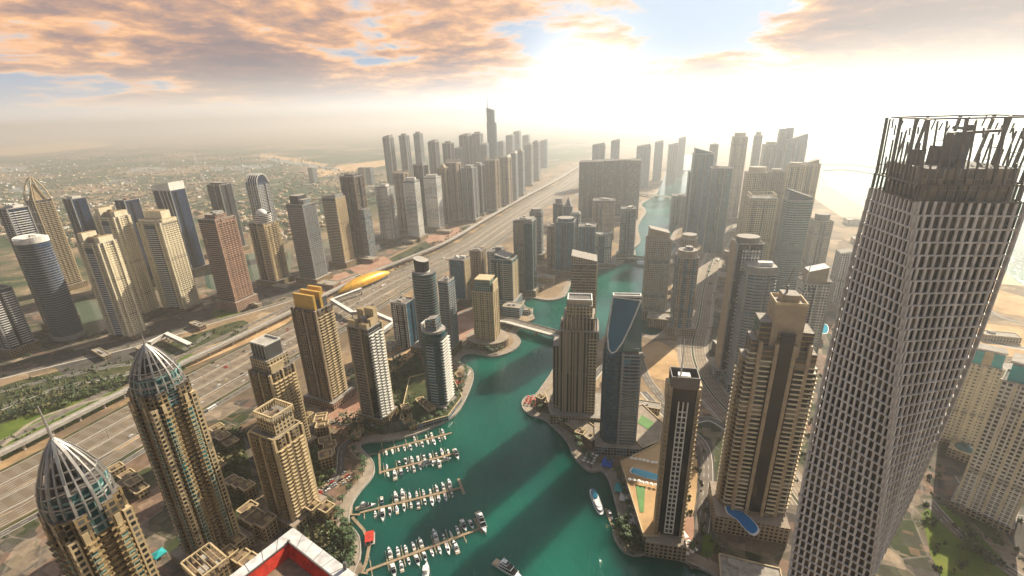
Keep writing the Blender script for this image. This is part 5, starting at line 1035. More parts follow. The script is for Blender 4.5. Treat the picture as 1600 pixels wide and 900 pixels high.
def white_roof():
    z = 165; A, B, D = P(458, 824, z), P(352, 905, z), P(566, 905, z); u, v = (B-A).normalized(), (D-A).normalized(); L_ = 46; pts = [A, A+u*L_, A+u*L_+v*L_, A+v*L_]; pts = [(q.x, q.y) for q in pts]
    ar = sum(pts[i][0]*pts[(i+1) % 4][1]-pts[(i+1) % 4][0]*pts[i][1] for i in range(4)); pts = pts if ar > 0 else pts[::-1]
    c = Vector((sum(p[0] for p in pts)/4, sum(p[1] for p in pts)/4, 0)); lp = [(p[0]-c.x, p[1]-c.y) for p in pts]; r = empty('white_topped_tower', c, 0, 'tower roof with wide white panelled rim and red inner wall at the bottom edge', 'tower')
    MB().prism(grow(lp, -1.5), 0, z-4.6, 'f_grey', 'umber').build('shaft', r); inn = grow(lp, -5.2); in2 = grow(lp, -7.2)
    for i in range(4):
        j = (i+1) % 4; mb = MB(); Q = lambda p, h: (p[0], p[1], h)
        mb.face([Q(lp[i], z), Q(lp[j], z), Q(inn[j], z), Q(inn[i], z)], None, 'rim'); mb.face([Q(lp[i], z-8), Q(lp[j], z-8), Q(lp[j], z), Q(lp[i], z)], None, 'rim'); o = mb.build('rim', r)
        m2 = MB(); m2.face([Q(inn[i], z), Q(inn[j], z), Q(in2[j], z-4.5), Q(in2[i], z-4.5)], None, 'red'); m2.build('red_wall', o)
        m3 = MB()
        for k in range(1, 7):
            f = k/7; a_ = Vector((*lp[i], z+.05))*(1-f)+Vector((*lp[j], z+.05))*f; b_ = Vector((*inn[i], z+.05))*(1-f)+Vector((*inn[j], z+.05))*f; m3.bar(a_, b_, .12, 'steel')
        m3.path([(*inn[i], z+.1), (*inn[j], z+.1)], .5, 'steel'); m3.build('panel_joint', o)
    MB().bar((*inn[0], z), (*inn[0], z+1), 1, 'steel').build('lamp_post', r)
    q = Vector((P(540, 888, z).x-c.x, P(540, 888, z).y-c.y, z)); MB().bar(q, q+Vector((0, 0, 3)), 1.1, 'steel').build('antenna', r)
pmat('rim', (.55, .54, .52), .6, 0, .2, .25)
white_roof()

# low buildings, each set down by hand
LOW = [(20, 520, 22, 18, 10, 'f_whitegrid', 'white low block under the cut-off navy tower'), (110, 500, 30, 16, 9, 'f_sand', 'sand coloured pavilion in front of the rounded glass tower'), (160, 556, 44, 9, 6, 'f_tan', 'long narrow parking roof below the twin white towers'), (228, 552, 40, 8, 6, 'f_tan', 'long narrow parking roof left of the white footbridge'), (310, 512, 34, 10, 7, 'f_pink', 'pink low block along the estate road'), (395, 478, 36, 9, 6, 'f_tan', 'long tan parking roof right of the pink podium'),
       (372, 372, 46, 30, 14, 'f_pink', 'pink school block on the far side of the lake'), (440, 452, 34, 14, 8, 'f_grey', 'grey low block at the foot of the turreted tower'), (515, 448, 40, 24, 9, 'f_pink', 'flat pink market hall left of the golden station'), (575, 408, 46, 24, 9, 'f_pink', 'flat pink hall right behind the golden station'), (640, 380, 34, 18, 8, 'f_sand', 'sand low block beneath the pale trio'), (695, 364, 42, 22, 8, 'f_pink', 'pink roofed hall at the far end of the pale trio'),
       (575, 528, 24, 14, 9, 'f_cream', 'small cream pavilion between the highway and the crumbled-crown tower'), (605, 545, 26, 16, 9, 'f_whitegrid', 'small white office under the grey gridded block'), (668, 505, 26, 16, 10, 'f_tan', 'tan low block at the foot of the teal rounded tower'), (705, 480, 26, 18, 12, 'f_sand', 'sand block in front of the blue-grey slab'), (730, 470, 22, 14, 9, 'f_cream', 'cream kiosk block by the sandy lot'), (850, 440, 44, 20, 12, 'f_cream', 'cream terrace building on the curved quay beyond the bridge'), (838, 452, 30, 14, 8, 'f_tan', 'tan terrace building lowest on the curved quay beyond the bridge'), (868, 425, 26, 18, 13, 'f_sand', 'sand terrace building behind the curved quay beyond the bridge'),
       (822, 488, 22, 10, 6, 'f_whitegrid', 'white boat house at the end of the road bridge'), (802, 492, 30, 22, 18, 'f_greyband', 'round-fronted grey block beside the road bridge'), (960, 345, 40, 22, 12, 'f_tan', 'hazy tan low block before the huge slabs'), (900, 390, 30, 18, 12, 'f_sand', 'sand low block behind the cantilevered tower'), (850, 395, 30, 18, 10, 'f_pink', 'pink low block beside the half beige tower'), (780, 452, 24, 14, 9, 'f_tan', 'tan low block behind the cream waterside tower'),
       (1032, 508, 40, 24, 15, 'f_tan', 'tan podium building on the bank before the blade-crowned tower'), (1052, 520, 20, 20, 10, 'f_cream', 'pale domed pavilion block beside the sunny road'), (1130, 440, 22, 30, 14, 'f_cream', 'sunlit cream houses on the right of the sunny road, nearest the chevron tower'), (1140, 400, 24, 30, 14, 'f_sand', 'sunlit sand houses on the right of the sunny road, middle of three'), (1150, 368, 26, 34, 14, 'f_cream', 'sunlit cream houses on the right of the sunny road, furthest up'), (1060, 455, 24, 18, 9, 'f_tan', 'tan shop block on the left kerb of the sunny road'),
       (1012, 640, 26, 12, 7, 'f_cream', 'cream car shed beside the green tennis court'), (1170, 912, 40, 22, 9, 'f_tan', 'tan gatehouse block at the water beside the stepped tan tower'), (1340, 350, 60, 40, 14, 'f_whitegrid', 'white beach club block at the sand edge'), (1350, 380, 50, 30, 12, 'f_cream', 'cream beach houses behind the construction skyscraper'), (1560, 530, 40, 16, 8, 'f_cream', 'cream low kiosk row in the sandy lot by the beach'), (1585, 590, 34, 24, 14, 'f_whitegrid', 'white low annex beside the turquoise-topped hotel')]
for px, py, w, d, h, fc, lab in LOW:
    c = P(px, py); r = empty('low_building', (c.x, c.y, 0), -R(33 if px < 500 and py > 500 else 20), lab, 'building'); o = MB().prism(rect(w, d), 0, h, fc, 'roof').build('wall', r); p = rect(w, d); mb = MB()
    for i in range(4): mb.bar((*p[i], h+.4), (*p[(i+1) % 4], h+.4), .8, 'cream')
    mb.build('parapet', r)
    for k in range(2): MB().box(random.uniform(-.3, .3)*w, random.uniform(-.3, .3)*d, h, w*.16, d*.24, 2.2, 'concrete').build('roof_plant', r)
    TOWERS.append((c.x, c.y, .6*max(w, d)))
def ribbed_wall():
    pts = smooth(pxs([(1112, 546), (1128, 566), (1146, 588), (1160, 602)]), 4); r = empty('car_park_block', (0, 0, 0), 0, 'curved grey ribbed car park block between the sunny road and the grey balcony tower', 'car park')
    ribbon('roof_deck', offs(pts, -13), 26, 14, 'concrete', None, .8, r)
    f = pts; mb = MB()
    for a, b in zip(f, f[1:]): mb.face([(a.x, a.y, 0), (a.x, a.y, 13.4), (b.x, b.y, 13.4), (b.x, b.y, 0)], None, 'dgrey')
    mb.build('wall', r)
    for q in f: MB().box(0, 0, 0, 1.2, 1.2, 14.6, 'grey').build('rib', r, loc=q)
    ribbon('rail', offs(f, -.5), .8, 15.2, 'white', None, 1, r)
ribbed_wall()
# pools, courts, tents
def pool(lab, px, m, z):
    p = [tuple(q[:2]) for q in smooth(pxs(px+px[:1], z), 3)[:-1]]; c = Vector((sum(a for a, b in p)/len(p), sum(b for a, b in p)/len(p), 0)); lp = [(a-c.x, b-c.y) for a, b in p]
    ar = sum(lp[i-1][0]*lp[i][1]-lp[i][0]*lp[i-1][1] for i in range(len(lp))); lp = lp if ar > 0 else lp[::-1]
    r = empty('swimming_pool', (c.x, c.y, z), 0, lab, 'pool'); MB().prism(scl(lp, 1.12), -.2, .1, 'canvas').build('pool_deck', r); MB().prism(lp, .05, .22, m).build('pool_surface', r)
pool('deep blue kidney-shaped pool on the podium of the stepped tan tower', [(1134, 790), (1146, 784), (1156, 796), (1174, 812), (1184, 826), (1176, 834), (1164, 826), (1152, 812), (1138, 802)], 'poolblue', 16.3)
pool('turquoise oblong pool on the terrace left of the slim black-faced tower', [(990, 731), (1028, 742), (1026, 750), (988, 739)], 'pool', 15.4)
pool('small turquoise pool behind the stepped tan tower', [(1276, 505), (1292, 508), (1292, 520), (1278, 518)], 'pool', 14.6)
def terrace(lab, px, h, m, cap):
    p = [tuple(q[:2]) for q in pxs(px, h)]; ar = sum(p[i-1][0]*p[i][1]-p[i][0]*p[i-1][1] for i in range(len(p))); p = p if ar > 0 else p[::-1]; c = (sum(a for a, b in p)/len(p), sum(b for a, b in p)/len(p)); lp = [(a-c[0], b-c[1]) for a, b in p]
    r = empty('terrace_podium', (*c, 0), 0, lab, 'podium'); MB().prism(lp, 0, h, m, cap).build('wall', r); n = len(lp)
    mb = MB()
    for i in range(n): mb.bar((*lp[i], h+.5), (*lp[(i+1) % n], h+.5), .9, 'cream')
    mb.build('parapet', r); return r
terrace('sand coloured podium terrace carrying the turquoise pool beside the slim tower', [(970, 722), (1036, 690), (1040, 760), (1030, 838), (1006, 838)], 15, 'f_tan', 'sandlot')
terrace('tan podium with the green tennis court right of the sail-topped tower', [(985, 640), (1004, 632), (1036, 662), (1030, 690), (1004, 700), (985, 680)], 10, 'f_tan', 'paving')
terrace('grey terrace podium under the tower with the pale slanted crown', [(640, 590), (700, 575), (722, 620), (700, 650), (650, 664), (625, 655)], 6, 'f_grey', 'scrub')
terrace('long tan podium along the quay beneath the striped brown tower', [(852, 612), (872, 598), (880, 630), (936, 672), (925, 690), (860, 645)], 8, 'f_tan', 'paving')
def court(lab, px, z):
    p = pxs(px, z); o = flat('tennis_court', [tuple(q[:2]) for q in p], z, 'court', None); tag(o, lab, 'tennis court')
pmat('court', (.1, .22, .06), .8, 0, .1, .1)
court('green tennis court on the podium right of the sail-topped tower', [(1003, 648), (1022, 660), (1014, 672), (996, 660)], 10.3)
court('dull green sports lawn strip on the terrace below the turquoise pool', [(993, 758), (1008, 760), (1006, 800), (1000, 800)], 15.3)
def tent(lab, px, py, w, d, h, m, az=20, name='marquee'):
    c = P(px, py); r = empty(name, (c.x, c.y, 0), -R(az), lab, 'tent'); p = rect(w, d); MB().prism(p, h*.55, h*.75, m, m, bottom=True).prism(grow(p, .3), h*.75, h, m, m, top=scl(p, .12)).build('canopy', r)
    for q in p: MB().bar((*q, 0), (*q, h*.6), .25, 'white').build('pole', r)
for a in (('bright blue marquee on the quay below the sail-topped tower', 949, 727, 9, 11, 5, 'bluetent', 24), ('white marquee on the shaded quay left of the crumbled-crown tower', 579, 667, 9, 7, 5, 'canvas', 70), ('white marquee on the quay below the planted court', 651, 658, 8, 7, 5, 'canvas', 60), ('white marquee halfway round the left quay bend', 703, 640, 10, 6, 5, 'canvas', 40), ('grey-green marquee on the quay beneath the striped brown tower', 877, 653, 9, 8, 5, 'sand', 30),
          ('pale canvas marquee on the quay beneath the slim tower podium', 978, 782, 10, 9, 5, 'canvas', 20), ('long pale canvas shelter at the foot of the slim tower podium', 990, 805, 8, 24, 4.5, 'canvas', 16), ('teal canvas shelter on the quay above the pale marquee', 969, 766, 9, 10, 4.5, 'turq', 20), ('long glass-grey shelter at the foot of the slim tower', 1050, 845, 24, 8, 5, 'canvas', -18), ('gold tent roof in the shaded garden below the great domed tower', 388, 816, 9, 7, 5, 'gold', 20), ('teal garden kiosk roof at the bottom left beside the great domed tower', 250, 870, 8, 8, 5, 'turq', 30)): tent(*a)
def dome_pavilion():
    c = P(1502, 712); r = empty('pavilion', (c.x, c.y, 0), -R(50), 'square cream pavilion with a teal glass dome between the hotels', 'pavilion'); MB().prism(rect(20, 20), 0, 9, 'f_tan', 'cream').build('wall', r)
    lathe(MB(), [(7*math.cos(a), 9+4*math.sin(a)) for a in (j*math.pi/12 for j in range(7))], 18, 'glass_teal').build('dome', r, True)
dome_pavilion()
# ---------------------------------------------------------------- boats
def hull_mb(L_, B, Hh, m='hull', n=9):
    mb = MB(); rows = []
    for i in range(n):
        t = i/(n-1); w = B/2*(1-max(0, (t-.45)/.55)**2.1)*(1-.12*(1-t)); w = max(w, .06); z1 = Hh*(1+.35*t*t); k = .68-.3*t
        rows.append([(-w, z1), (-w*.93, z1*.45), (-w*k, -.2), (w*k, -.2), (w*.93, z1*.45), (w, z1)])
    for i in range(n-1):
        y0, y1 = -L_/2+L_*i/(n-1), -L_/2+L_*(i+1)/(n-1)
        for j in range(5):
            a, b, c, d = rows[i][j], rows[i][j+1], rows[i+1][j+1], rows[i+1][j]; mb.face([(a[0], y0, a[1]), (d[0], y1, d[1]), (c[0], y1, c[1]), (b[0], y0, b[1])][::-1], None, m)
        a, b, c, d = rows[i][0], rows[i][5], rows[i+1][5], rows[i+1][0]
        mb.face([(a[0]*.94, y0, a[1]-.15), (b[0]*.94, y0, b[1]-.15), (c[0]*.94, y1, c[1]-.15), (d[0]*.94, y1, d[1]-.15)], None, 'deck' if i < 2 else m)
    mb.face([(x, -L_/2, z) for x, z in rows[0]], None, m); return mb
def cabin_mb(y0, y1, w, z, h, m='hull', fr=.5):
    mb = MB(); a = rect(w, y1-y0, 0, (y0+y1)/2); b = [(-w*.42, y0+.1*(y1-y0)), (w*.42, y0+.1*(y1-y0)), (w*.36, y1-fr*(y1-y0)), (-w*.36, y1-fr*(y1-y0))]
    z2 = z+h*.35; mb.prism(a, z, z2, m, m); mb.prism(scl(a, .95, 0, (y0+y1)/2), z2, z2+h*.4, 'glass_dark', m, top=[(x*1.04, y) for x, y in b]); mb.prism([(x*1.1, y) for x, y in b], z2+h*.4, z+h, m, m); return mb
def boat(kind, L_, B):
    r = empty('motorboat' if kind < 4 else 'yacht' if kind == 4 else 'sailing_boat', (0, 0, -60)); r['category'] = 'boat'; hh = .13*L_**.9
    hull_mb(L_, B, hh, 'navyhull' if kind == 3 else 'hull').build('hull', r)
    if kind in (0, 3): c = cabin_mb(-.18*L_, .25*L_, B*.72, hh, 1.5).build('cabin', r); MB().box(0, -.36*L_, hh*.8, B*.6, .8, .8, 'canvas').build('seat', r)
    elif kind == 1:
        c = cabin_mb(-.25*L_, .28*L_, B*.78, hh, 1.9).build('cabin', r); cabin_mb(-.2*L_, .08*L_, B*.6, hh+1.9, 1.1, fr=.3).build('flybridge', c); MB().box(0, -.36*L_, hh*.85, B*.7, .09*L_, .6, 'canvas').build('seat', r)
    elif kind == 2:
        MB().box(0, .02*L_, hh, B*.4, .2*L_, 1.0, 'canvas').build('console', r); MB().prism(rect(B*.7, .26*L_, 0, -.02*L_), hh+1.9, hh+2.1, 'bluetent' if False else 'canvas', bottom=True).build('sunshade', r)
        mb = MB(); [mb.bar((x*B*.3, y*L_, hh), (x*B*.3, y*L_, hh+1.9), .12, 'steel') for x in (-1, 1) for y in (-.12, .08)]; mb.build('shade_frame', r)
    elif kind == 4:
        c = cabin_mb(-.3*L_, .28*L_, B*.84, hh, 2.6).build('cabin', r); c2 = cabin_mb(-.26*L_, .14*L_, B*.72, hh+2.6, 2.2, fr=.35).build('upper_deck', r); cabin_mb(-.18*L_, .02*L_, B*.5, hh+4.8, 1.5, fr=.3).build('flybridge', c2)
        MB().bar((0, -.1*L_, hh+6.3), (0, -.14*L_, hh+9), .3, 'hull').build('radar_mast', r); MB().box(0, -.4*L_, hh*.9, B*.8, .12*L_, .5, 'deck').build('aft_deck', r)
    elif kind == 5:
        cabin_mb(-.12*L_, .2*L_, B*.5, hh, .9).build('cabin', r); MB().bar((0, .06*L_, hh), (0, .06*L_, hh+L_*1.05), .22, 'hull', .1, 6).build('mast', r); MB().bar((0, .04*L_, hh+1.6), (0, -.36*L_, hh+1.7), .34, 'bluetent').build('furled_sail', r)
    return r
PROTO = [boat(0, 9.5, 3.1), boat(1, 13, 4.1), boat(2, 8, 2.8), boat(3, 11, 3.4), boat(4, 24, 6), boat(5, 11, 3.2)]
ORD = ['first', 'second', 'third', 'fourth', 'fifth', 'sixth', 'seventh', 'eighth', 'ninth', 'tenth', 'eleventh', 'twelfth', 'thirteenth', 'fourteenth', 'fifteenth', 'sixteenth', 'seventeenth', 'eighteenth', 'nineteenth']
DESC = ['small white cabin cruiser', 'white flybridge motorboat', 'open boat with canvas shade', 'navy hulled cabin boat', 'large white yacht', 'white sailing boat']
usedp = set()
def put_boat(k, loc, rz, label, group, sc=1.0):
    if k not in usedp:
        usedp.add(k); o = PROTO[k]; o.location = loc; o.rotation_euler.z = rz; o.scale = (sc,)*3; o['label'] = label
        if group: o['group'] = group
    else: o = copy_tree(PROTO[k], loc, rz, label, group, sc)
    if not group and 'group' in o: del o['group']
    return o
WZ = -2.15
def pontoon(nm, pos, px, sides, mix, skip):
    a, b = P(*px[0], WZ), P(*px[1], WZ); d = b-a; L_ = d.length; t = d/L_; nr = Vector((t.y, -t.x, 0)); yaw = math.atan2(t.y, t.x)
    r = empty('pontoon', (a.x, a.y, WZ), yaw, f'{nm} moored with boats, {pos}', 'pontoon', 'boat pontoons'); MB().box(L_/2, 0, 0, L_, 2.2, .8, 'wood').build('deck', r)
    fm = MB().box(0, 0, 0, .7, 8, .6, 'wood').data('finger_pier'); pm = MB().bar((0, 0, -2), (0, 0, 3.6), .5, 'canvas', n=6).data('pile'); sp = 6.1; n = int((L_-6)/sp)
    for sd in (-1, 1):
        if sd not in sides: continue
        c = 0
        for i in range(n):
            x = 7+i*sp
            if i % 2 == 0: link('finger_pier', fm, r, (x-sp/2, sd*4.8, 0)); link('pile', pm, r, (x-sp/2, sd*8.6, 0))
            if (sd, i) in skip or random.random() < .12: continue
            k = random.choice(mix); l0 = (9.5, 13, 8, 11, 24, 11)[k]; sc = random.uniform(.72, 1.12); q = a+t*x+nr*(-sd)*(1.8+l0*sc/2)
            out = random.random() < .8; rz = math.atan2((-sd*nr*(1 if out else -1)).y, (-sd*nr*(1 if out else -1)).x)-math.pi/2+random.uniform(-.05, .05)
            w = ORD[c]; c += 1; put_boat(k, (q.x, q.y, WZ-.1), rz, f"{DESC[k]}, {w} from shore on the {'far' if sd > 0 else 'near'} side of the {nm}", 'boats moored at the pontoons', sc)
    return a, b, t, nr
pontoon('topmost pontoon', 'closest to the shaded curved quay', [(592, 706), (706, 677)], (-1, 1), (0, 2, 2, 0, 5), {(1, i) for i in range(0, 30, 3)} | {(1, 1), (1, 2), (1, 4)})
pontoon('second pontoon', 'below the topmost one, with white yachts at its end', [(594, 739), (716, 708)], (1, -1), (1, 0, 1, 2, 3, 5), {(-1, i) for i in (9, 10, 11, 12, 13, 14, 15, 16)})
pontoon('third pontoon', 'ending in a cross jetty in mid basin', [(562, 802), (720, 763)], (1, -1), (1, 0, 1, 0, 2, 3, 5), {(1, 1), (-1, 0), (1, 0)})
pontoon('lowest pontoon', 'nearest the bottom edge with the large yacht at its end', [(572, 893), (752, 826)], (1, -1), (1, 1, 0, 1, 3, 5), {(1, 0), (1, 1), (-1, 0), (-1, 1)})
def walkway(lab, px, w=2):
    r = ribbon('jetty_walkway', pxs(px, 0), w, WZ+1.0, 'wood', None, .6); tag(r, lab, 'walkway')
walkway('wooden walkway linking the shore to the first two pontoons', [(566, 711), (592, 706), (594, 739)]); walkway('wooden walkway along the shore between the third pontoon and the quay', [(549, 787), (548, 802), (562, 802)])
walkway('crooked wooden walkway past the red-roofed boat office to the lowest pontoon', [(550, 806), (568, 826), (577, 848), (572, 875), (565, 893), (574, 893)], 2.4); walkway('wooden cross jetty at the outer end of the third pontoon', [(716, 746), (725, 770)], 2.4); walkway('wooden side jetty along the large yacht at the outer end of the lowest pontoon', [(741, 808), (754, 830)], 2.4)
walkway('wooden gangway from the round wooden quay to the tour boat', [(958, 822), (946, 792)], 2)
def yacht(px, py, px2, py2, lab, k=4, sc=None):
    a, b = P(px, py, WZ), P(px2, py2, WZ); d = b-a; c = (a+b)/2; base = (9.5, 13, 8, 11, 24, 11)[k]; put_boat(k, (c.x, c.y, WZ-.1), math.atan2(d.y, d.x)-math.pi/2, lab, None, sc or d.length/base)
yacht(746, 802, 760, 836, 'large white yacht lying across the outer end of the lowest pontoon'); yacht(709, 703, 717, 720, 'white yacht lying across the outer end of the second pontoon'); yacht(654, 729, 682, 722, 'white motor yacht moored lengthwise, shoreward one along the second pontoon'); yacht(688, 722, 706, 716, 'white motor yacht moored lengthwise, outer one along the second pontoon')
yacht(556, 797, 588, 789, 'white yacht with a long foredeck at the shore end of the third pontoon'); yacht(772, 880, 818, 908, 'large white yacht with navy windows under way at the bottom edge'); yacht(664, 912, 668, 880, 'open sailing dhow boat astern of the lowest pontoon', 2); yacht(950, 798, 957, 814, 'small white launch between the tour boat and the round quay', 0)
def special():
    a, b = P(924, 766, WZ), P(940, 806, WZ); d = b-a; c = (a+b)/2; L_ = d.length; r = empty('tour_boat', (c.x, c.y, WZ-.1), math.atan2(d.y, d.x)-math.pi/2, 'long white tour boat with an oval blue glass roof moored alone off the right quay', 'boat')
    p = oval(7.5, L_, 28, 2.6); MB().prism(scl(p, .9), -.3, 1.6, 'hull', 'hull', top=p, bottom=True).build('hull', r); MB().prism([(x*.8, y*.82) for x, y in p], 1.6, 3.6, 'glass_dark', 'hull').build('saloon', r); MB().prism([(x*.62, y*.36-L_*.2) for x, y in p], 3.6, 4.8, 'glass_blue', 'glass_blue').build('glass_roof', r); MB().prism([(x*.6, y*.3+L_*.14) for x, y in p], 3.6, 4.2, 'canvas').build('roof_deck', r)
    c = P(578, 843, WZ); r = empty('boat_office', (c.x, c.y, WZ), .25, 'floating boat office with a bright red flat roof beside the crooked walkway', 'boat office'); MB().box(0, 0, -.2, 8, 12, 1, 'concrete').build('float', r); MB().box(0, 0, .8, 6, 9, 2.6, 'f_whitegrid').build('cabin', r); MB().box(0, 0, 3.4, 7, 10.5, .35, 'red').build('roof', r)
special()

# ---------------------------------------------------------------- cars
def car_mesh(m, L_=4.7, W=1.9, bus=False):
    mb = MB()
    if bus: mb.box(0, 0, .4, 2.6, 11, 1.2, m).box(0, 0, 1.6, 2.5, 10.8, .9, 'glass_dark').box(0, 0, 2.5, 2.6, 11, .5, m)
    else:
        mb.prism(rect(W, L_), .3, .85, m, m, top=rect(W*.96, L_*.97), bottom=True); b = rect(W*.88, L_*.56, 0, -.05*L_); mb.prism(b, .85, 1.3, 'glass_dark', m, top=rect(W*.76, L_*.36, 0, -.06*L_)); mb.prism(rect(W*.74, L_*.35, 0, -.06*L_), 1.3, 1.42, m)
    for x in (-1, 1):
        for y in (-.3, .3): mb.box(x*W*.45*(1.3 if bus else 1), y*(11 if bus else L_), 0, .25, .7, .7, 'tyre')
    return mb.data('car')
CARM = {k: car_mesh(k) for k in ('carwhite', 'carsilver', 'carblack', 'carred', 'carsand', 'taxi')}; BUSM = car_mesh('carwhite', 11, 2.6, True)
CN = {'carwhite': 'white', 'carsilver': 'silver', 'carblack': 'black', 'carred': 'red', 'carsand': 'sand coloured', 'taxi': 'cream'}
NC = [0]
def car(p, rz, where, group, bus=False, z=.3):
    if NC[0] >= 298: return
    NC[0] += 1; k = random.choice(('carwhite', 'carwhite', 'carwhite', 'carsilver', 'carsilver', 'carblack', 'carsand', 'carred', 'taxi'))
    o = link('bus' if bus else 'parked_car' if 'park' in where else 'car', BUSM if bus else CARM[k], None, (p[0], p[1], z), rz); tag(o, f"{'white bus' if bus else CN[k]+' car'} {where}", 'bus' if bus else 'car', f"{'buses' if bus else CN[k]+' cars'} {group}"); return o
def along(pts, s):
    for a, b in zip(pts, pts[1:]):
        l = (b-a).length
        if s <= l: t = (b-a)/l; return a+t*s, t
        s -= l
    return None
def traffic(pts, lanes, gap, where, group, s0=0, s1=1e9, z=.3, rev=False):
    tot = min(s1, sum((b-a).length for a, b in zip(pts, pts[1:])))
    for o in lanes:
        s = s0+random.uniform(0, gap)
        while s < tot:
            q = along(pts, s)
            if not q: break
            p, t = q; n = Vector((t.y, -t.x, 0)); p = p+n*o; car(p, math.atan2(t.y, t.x)-math.pi/2+(math.pi if rev else 0), where, group, random.random() < .03, z); s += gap*random.uniform(.4, 1.9)
R0 = rail[1:]
traffic(R0, (24, 28, 31.5, 35, 38.5, 42, 51, 55, 59, 63), 72, 'driving on the highway between the rail viaduct and its middle barrier', 'on the rail side of the highway', 150, 900, .1, True)
traffic(R0, (73, 77, 80.5, 84, 87.5, 91, 101, 105, 109, 113), 78, 'driving on the marina side of the wide highway', 'on the marina side of the highway', 120, 850, .1)
traffic(R0, (124, 128), 90, 'on the service road beside the highway', 'on the highway service road', 150, 900, .1)
traffic(MROAD, (-14, -10.5, -6, 6, 10, 14), 42, 'driving on the curving sunny road right of the channel', 'on the curving marina road', 320, 1000, .25)
def lot(px, rows, cols, az, where, group, dx=2.7, dy=8, z=.15, fill=.8):
    c = P(*px); a = -R(az)
    for r_ in range(rows):
        for k in range(cols):
            if random.random() > fill: continue
            x, y = (k-cols/2)*dx, (r_-rows/2)*dy; car((c.x+x*math.cos(a)-y*math.sin(a), c.y+x*math.sin(a)+y*math.cos(a)), a+random.uniform(-.04, .04)+random.choice((0, math.pi)), where, group, False, z)
lot((528, 755), 5, 5, 45, 'parked by the left quay beside the villas', 'parked by the left quay', 3.2, 7); lot((512, 790), 4, 5, 45, 'parked by the left quay beside the villas', 'parked by the left quay', 3.2, 7); lot((548, 690), 2, 4, 60, 'parked at the rounded quay corner above the pontoons', 'parked at the quay corner', 3.2, 7)
lot((1096, 800), 1, 2, 12, 'parked in the forecourt right of the slim tower', 'parked right of the slim tower'); lot((1103, 770), 2, 4, 95, 'parked in the forecourt right of the slim tower', 'parked right of the slim tower', 3, 7); lot((1028, 640), 1, 12, -40, 'parked along the curved street behind the tennis court', 'parked behind the tennis court', 3, 6, .3); lot((150, 560), 2, 12, 20, 'parked below the twin white towers', 'parked below the twin white towers', 3, 16); lot((410, 466), 2, 12, 20, 'parked right of the pink podium', 'parked right of the pink podium', 3, 15); lot((270, 505), 2, 9, 20, 'parked below the broad cream tower', 'parked below the broad cream tower', 3, 14)
lot((1470, 870), 1, 5, -40, 'parked on the street beside the lawn behind the skyscraper', 'parked behind the skyscraper', 6, 6, .2); lot((1525, 850), 1, 6, -45, 'parked on the street beside the lawn behind the skyscraper', 'parked behind the skyscraper', 6, 6, .2)

# ---------------------------------------------------------------- street lamps down the highway
LP_ = MB().bar((0, 0, 0), (0, 0, 13), .5, 'steel', .28, 6).data('pole'); LA_ = MB().bar((-4, 0, 13), (4, 0, 13), .25, 'steel').box(-4, 0, 12.8, 1.6, .6, .3, 'silver').box(4, 0, 12.8, 1.6, .6, .3, 'silver').data('lamp_arm')
LB_ = offs(R0, 69.5); s_ = 130
while s_ < 1500:
    p, t = along(LB_, s_); r = empty('street_lamp', (p.x, p.y, .2), math.atan2(t.y, t.x)-math.pi/2, 'tall double-armed street lamp on the middle barrier of the wide highway', 'street lamp', 'street lamps of the highway'); link('pole', LP_, r); link('lamp_arm', LA_, r); s_ += 38
# ---------------------------------------------------------------- trees and palms
def crown_mesh(seed, m, n=90, w=1.0, h=.8):
    rn = random.Random(seed); mb = MB(); cl = [(rn.gauss(0, .42)*w, rn.gauss(0, .42)*w, rn.uniform(.3, 1)*h) for _ in range(9)]
    for i in range(n):
        c = rn.choice(cl); p = Vector((c[0]+rn.gauss(0, .2), c[1]+rn.gauss(0, .2), c[2]+rn.gauss(0, .14))); s = rn.uniform(.1, .24); u = Vector((rn.gauss(0, 1), rn.gauss(0, 1), rn.gauss(0, .6))).normalized(); v = u.cross(Vector((rn.gauss(0, 1), rn.gauss(0, 1), 1))).normalized()
        mb.face([p-u*s, p-v*s*.6, p+u*s, p+v*s*.6], None, m)
    return mb.data('crown')
CROWN = [crown_mesh(i, ('leaf', 'leafdark', 'leaf', 'leafdry', 'leaf', 'leafdark')[i]) for i in range(6)]
TRUNK = MB().bar((0, 0, 0), (0, 0, .55), .12, 'trunk', .06, 6).bar((0, 0, .4), (.25, .1, .7), .05, 'trunk', .02).bar((0, 0, .42), (-.2, .16, .72), .05, 'trunk', .02).data('trunk')
def palm_mesh():
    mb = MB(); rn = random.Random(3)
    for i in range(13):
        a = 2*math.pi*i/13+rn.uniform(-.1, .1); up_ = rn.uniform(.05, .5); pts = [Vector((math.cos(a)*r_, math.sin(a)*r_, 1+up_*r_*1.6-1.5*r_*r_)) for r_ in (0, .18, .36, .5)]; sd_ = Vector((-math.sin(a), math.cos(a), 0))
        for j in range(3): w0, w1 = (.03, .075, .06, .008)[j], (.03, .075, .06, .008)[j+1]; mb.face([pts[j]-sd_*w0, pts[j]+sd_*w0, pts[j+1]+sd_*w1, pts[j+1]-sd_*w1], None, 'palmleaf')
    return mb.data('crown')
PALM = palm_mesh(); PTRUNK = MB().bar((0, 0, 0), (.03, 0, .5), .07, 'trunk', .055, 6).bar((.03, 0, .5), (0, 0, 1.0), .055, 'trunk', .04, 6).data('trunk')
NT = [0]
def free(p, m=0): return not inside(p, MARINA) and all((p[0]-x)**2+(p[1]-y)**2 > (r_*.8+m)**2 for x, y, r_ in TOWERS)
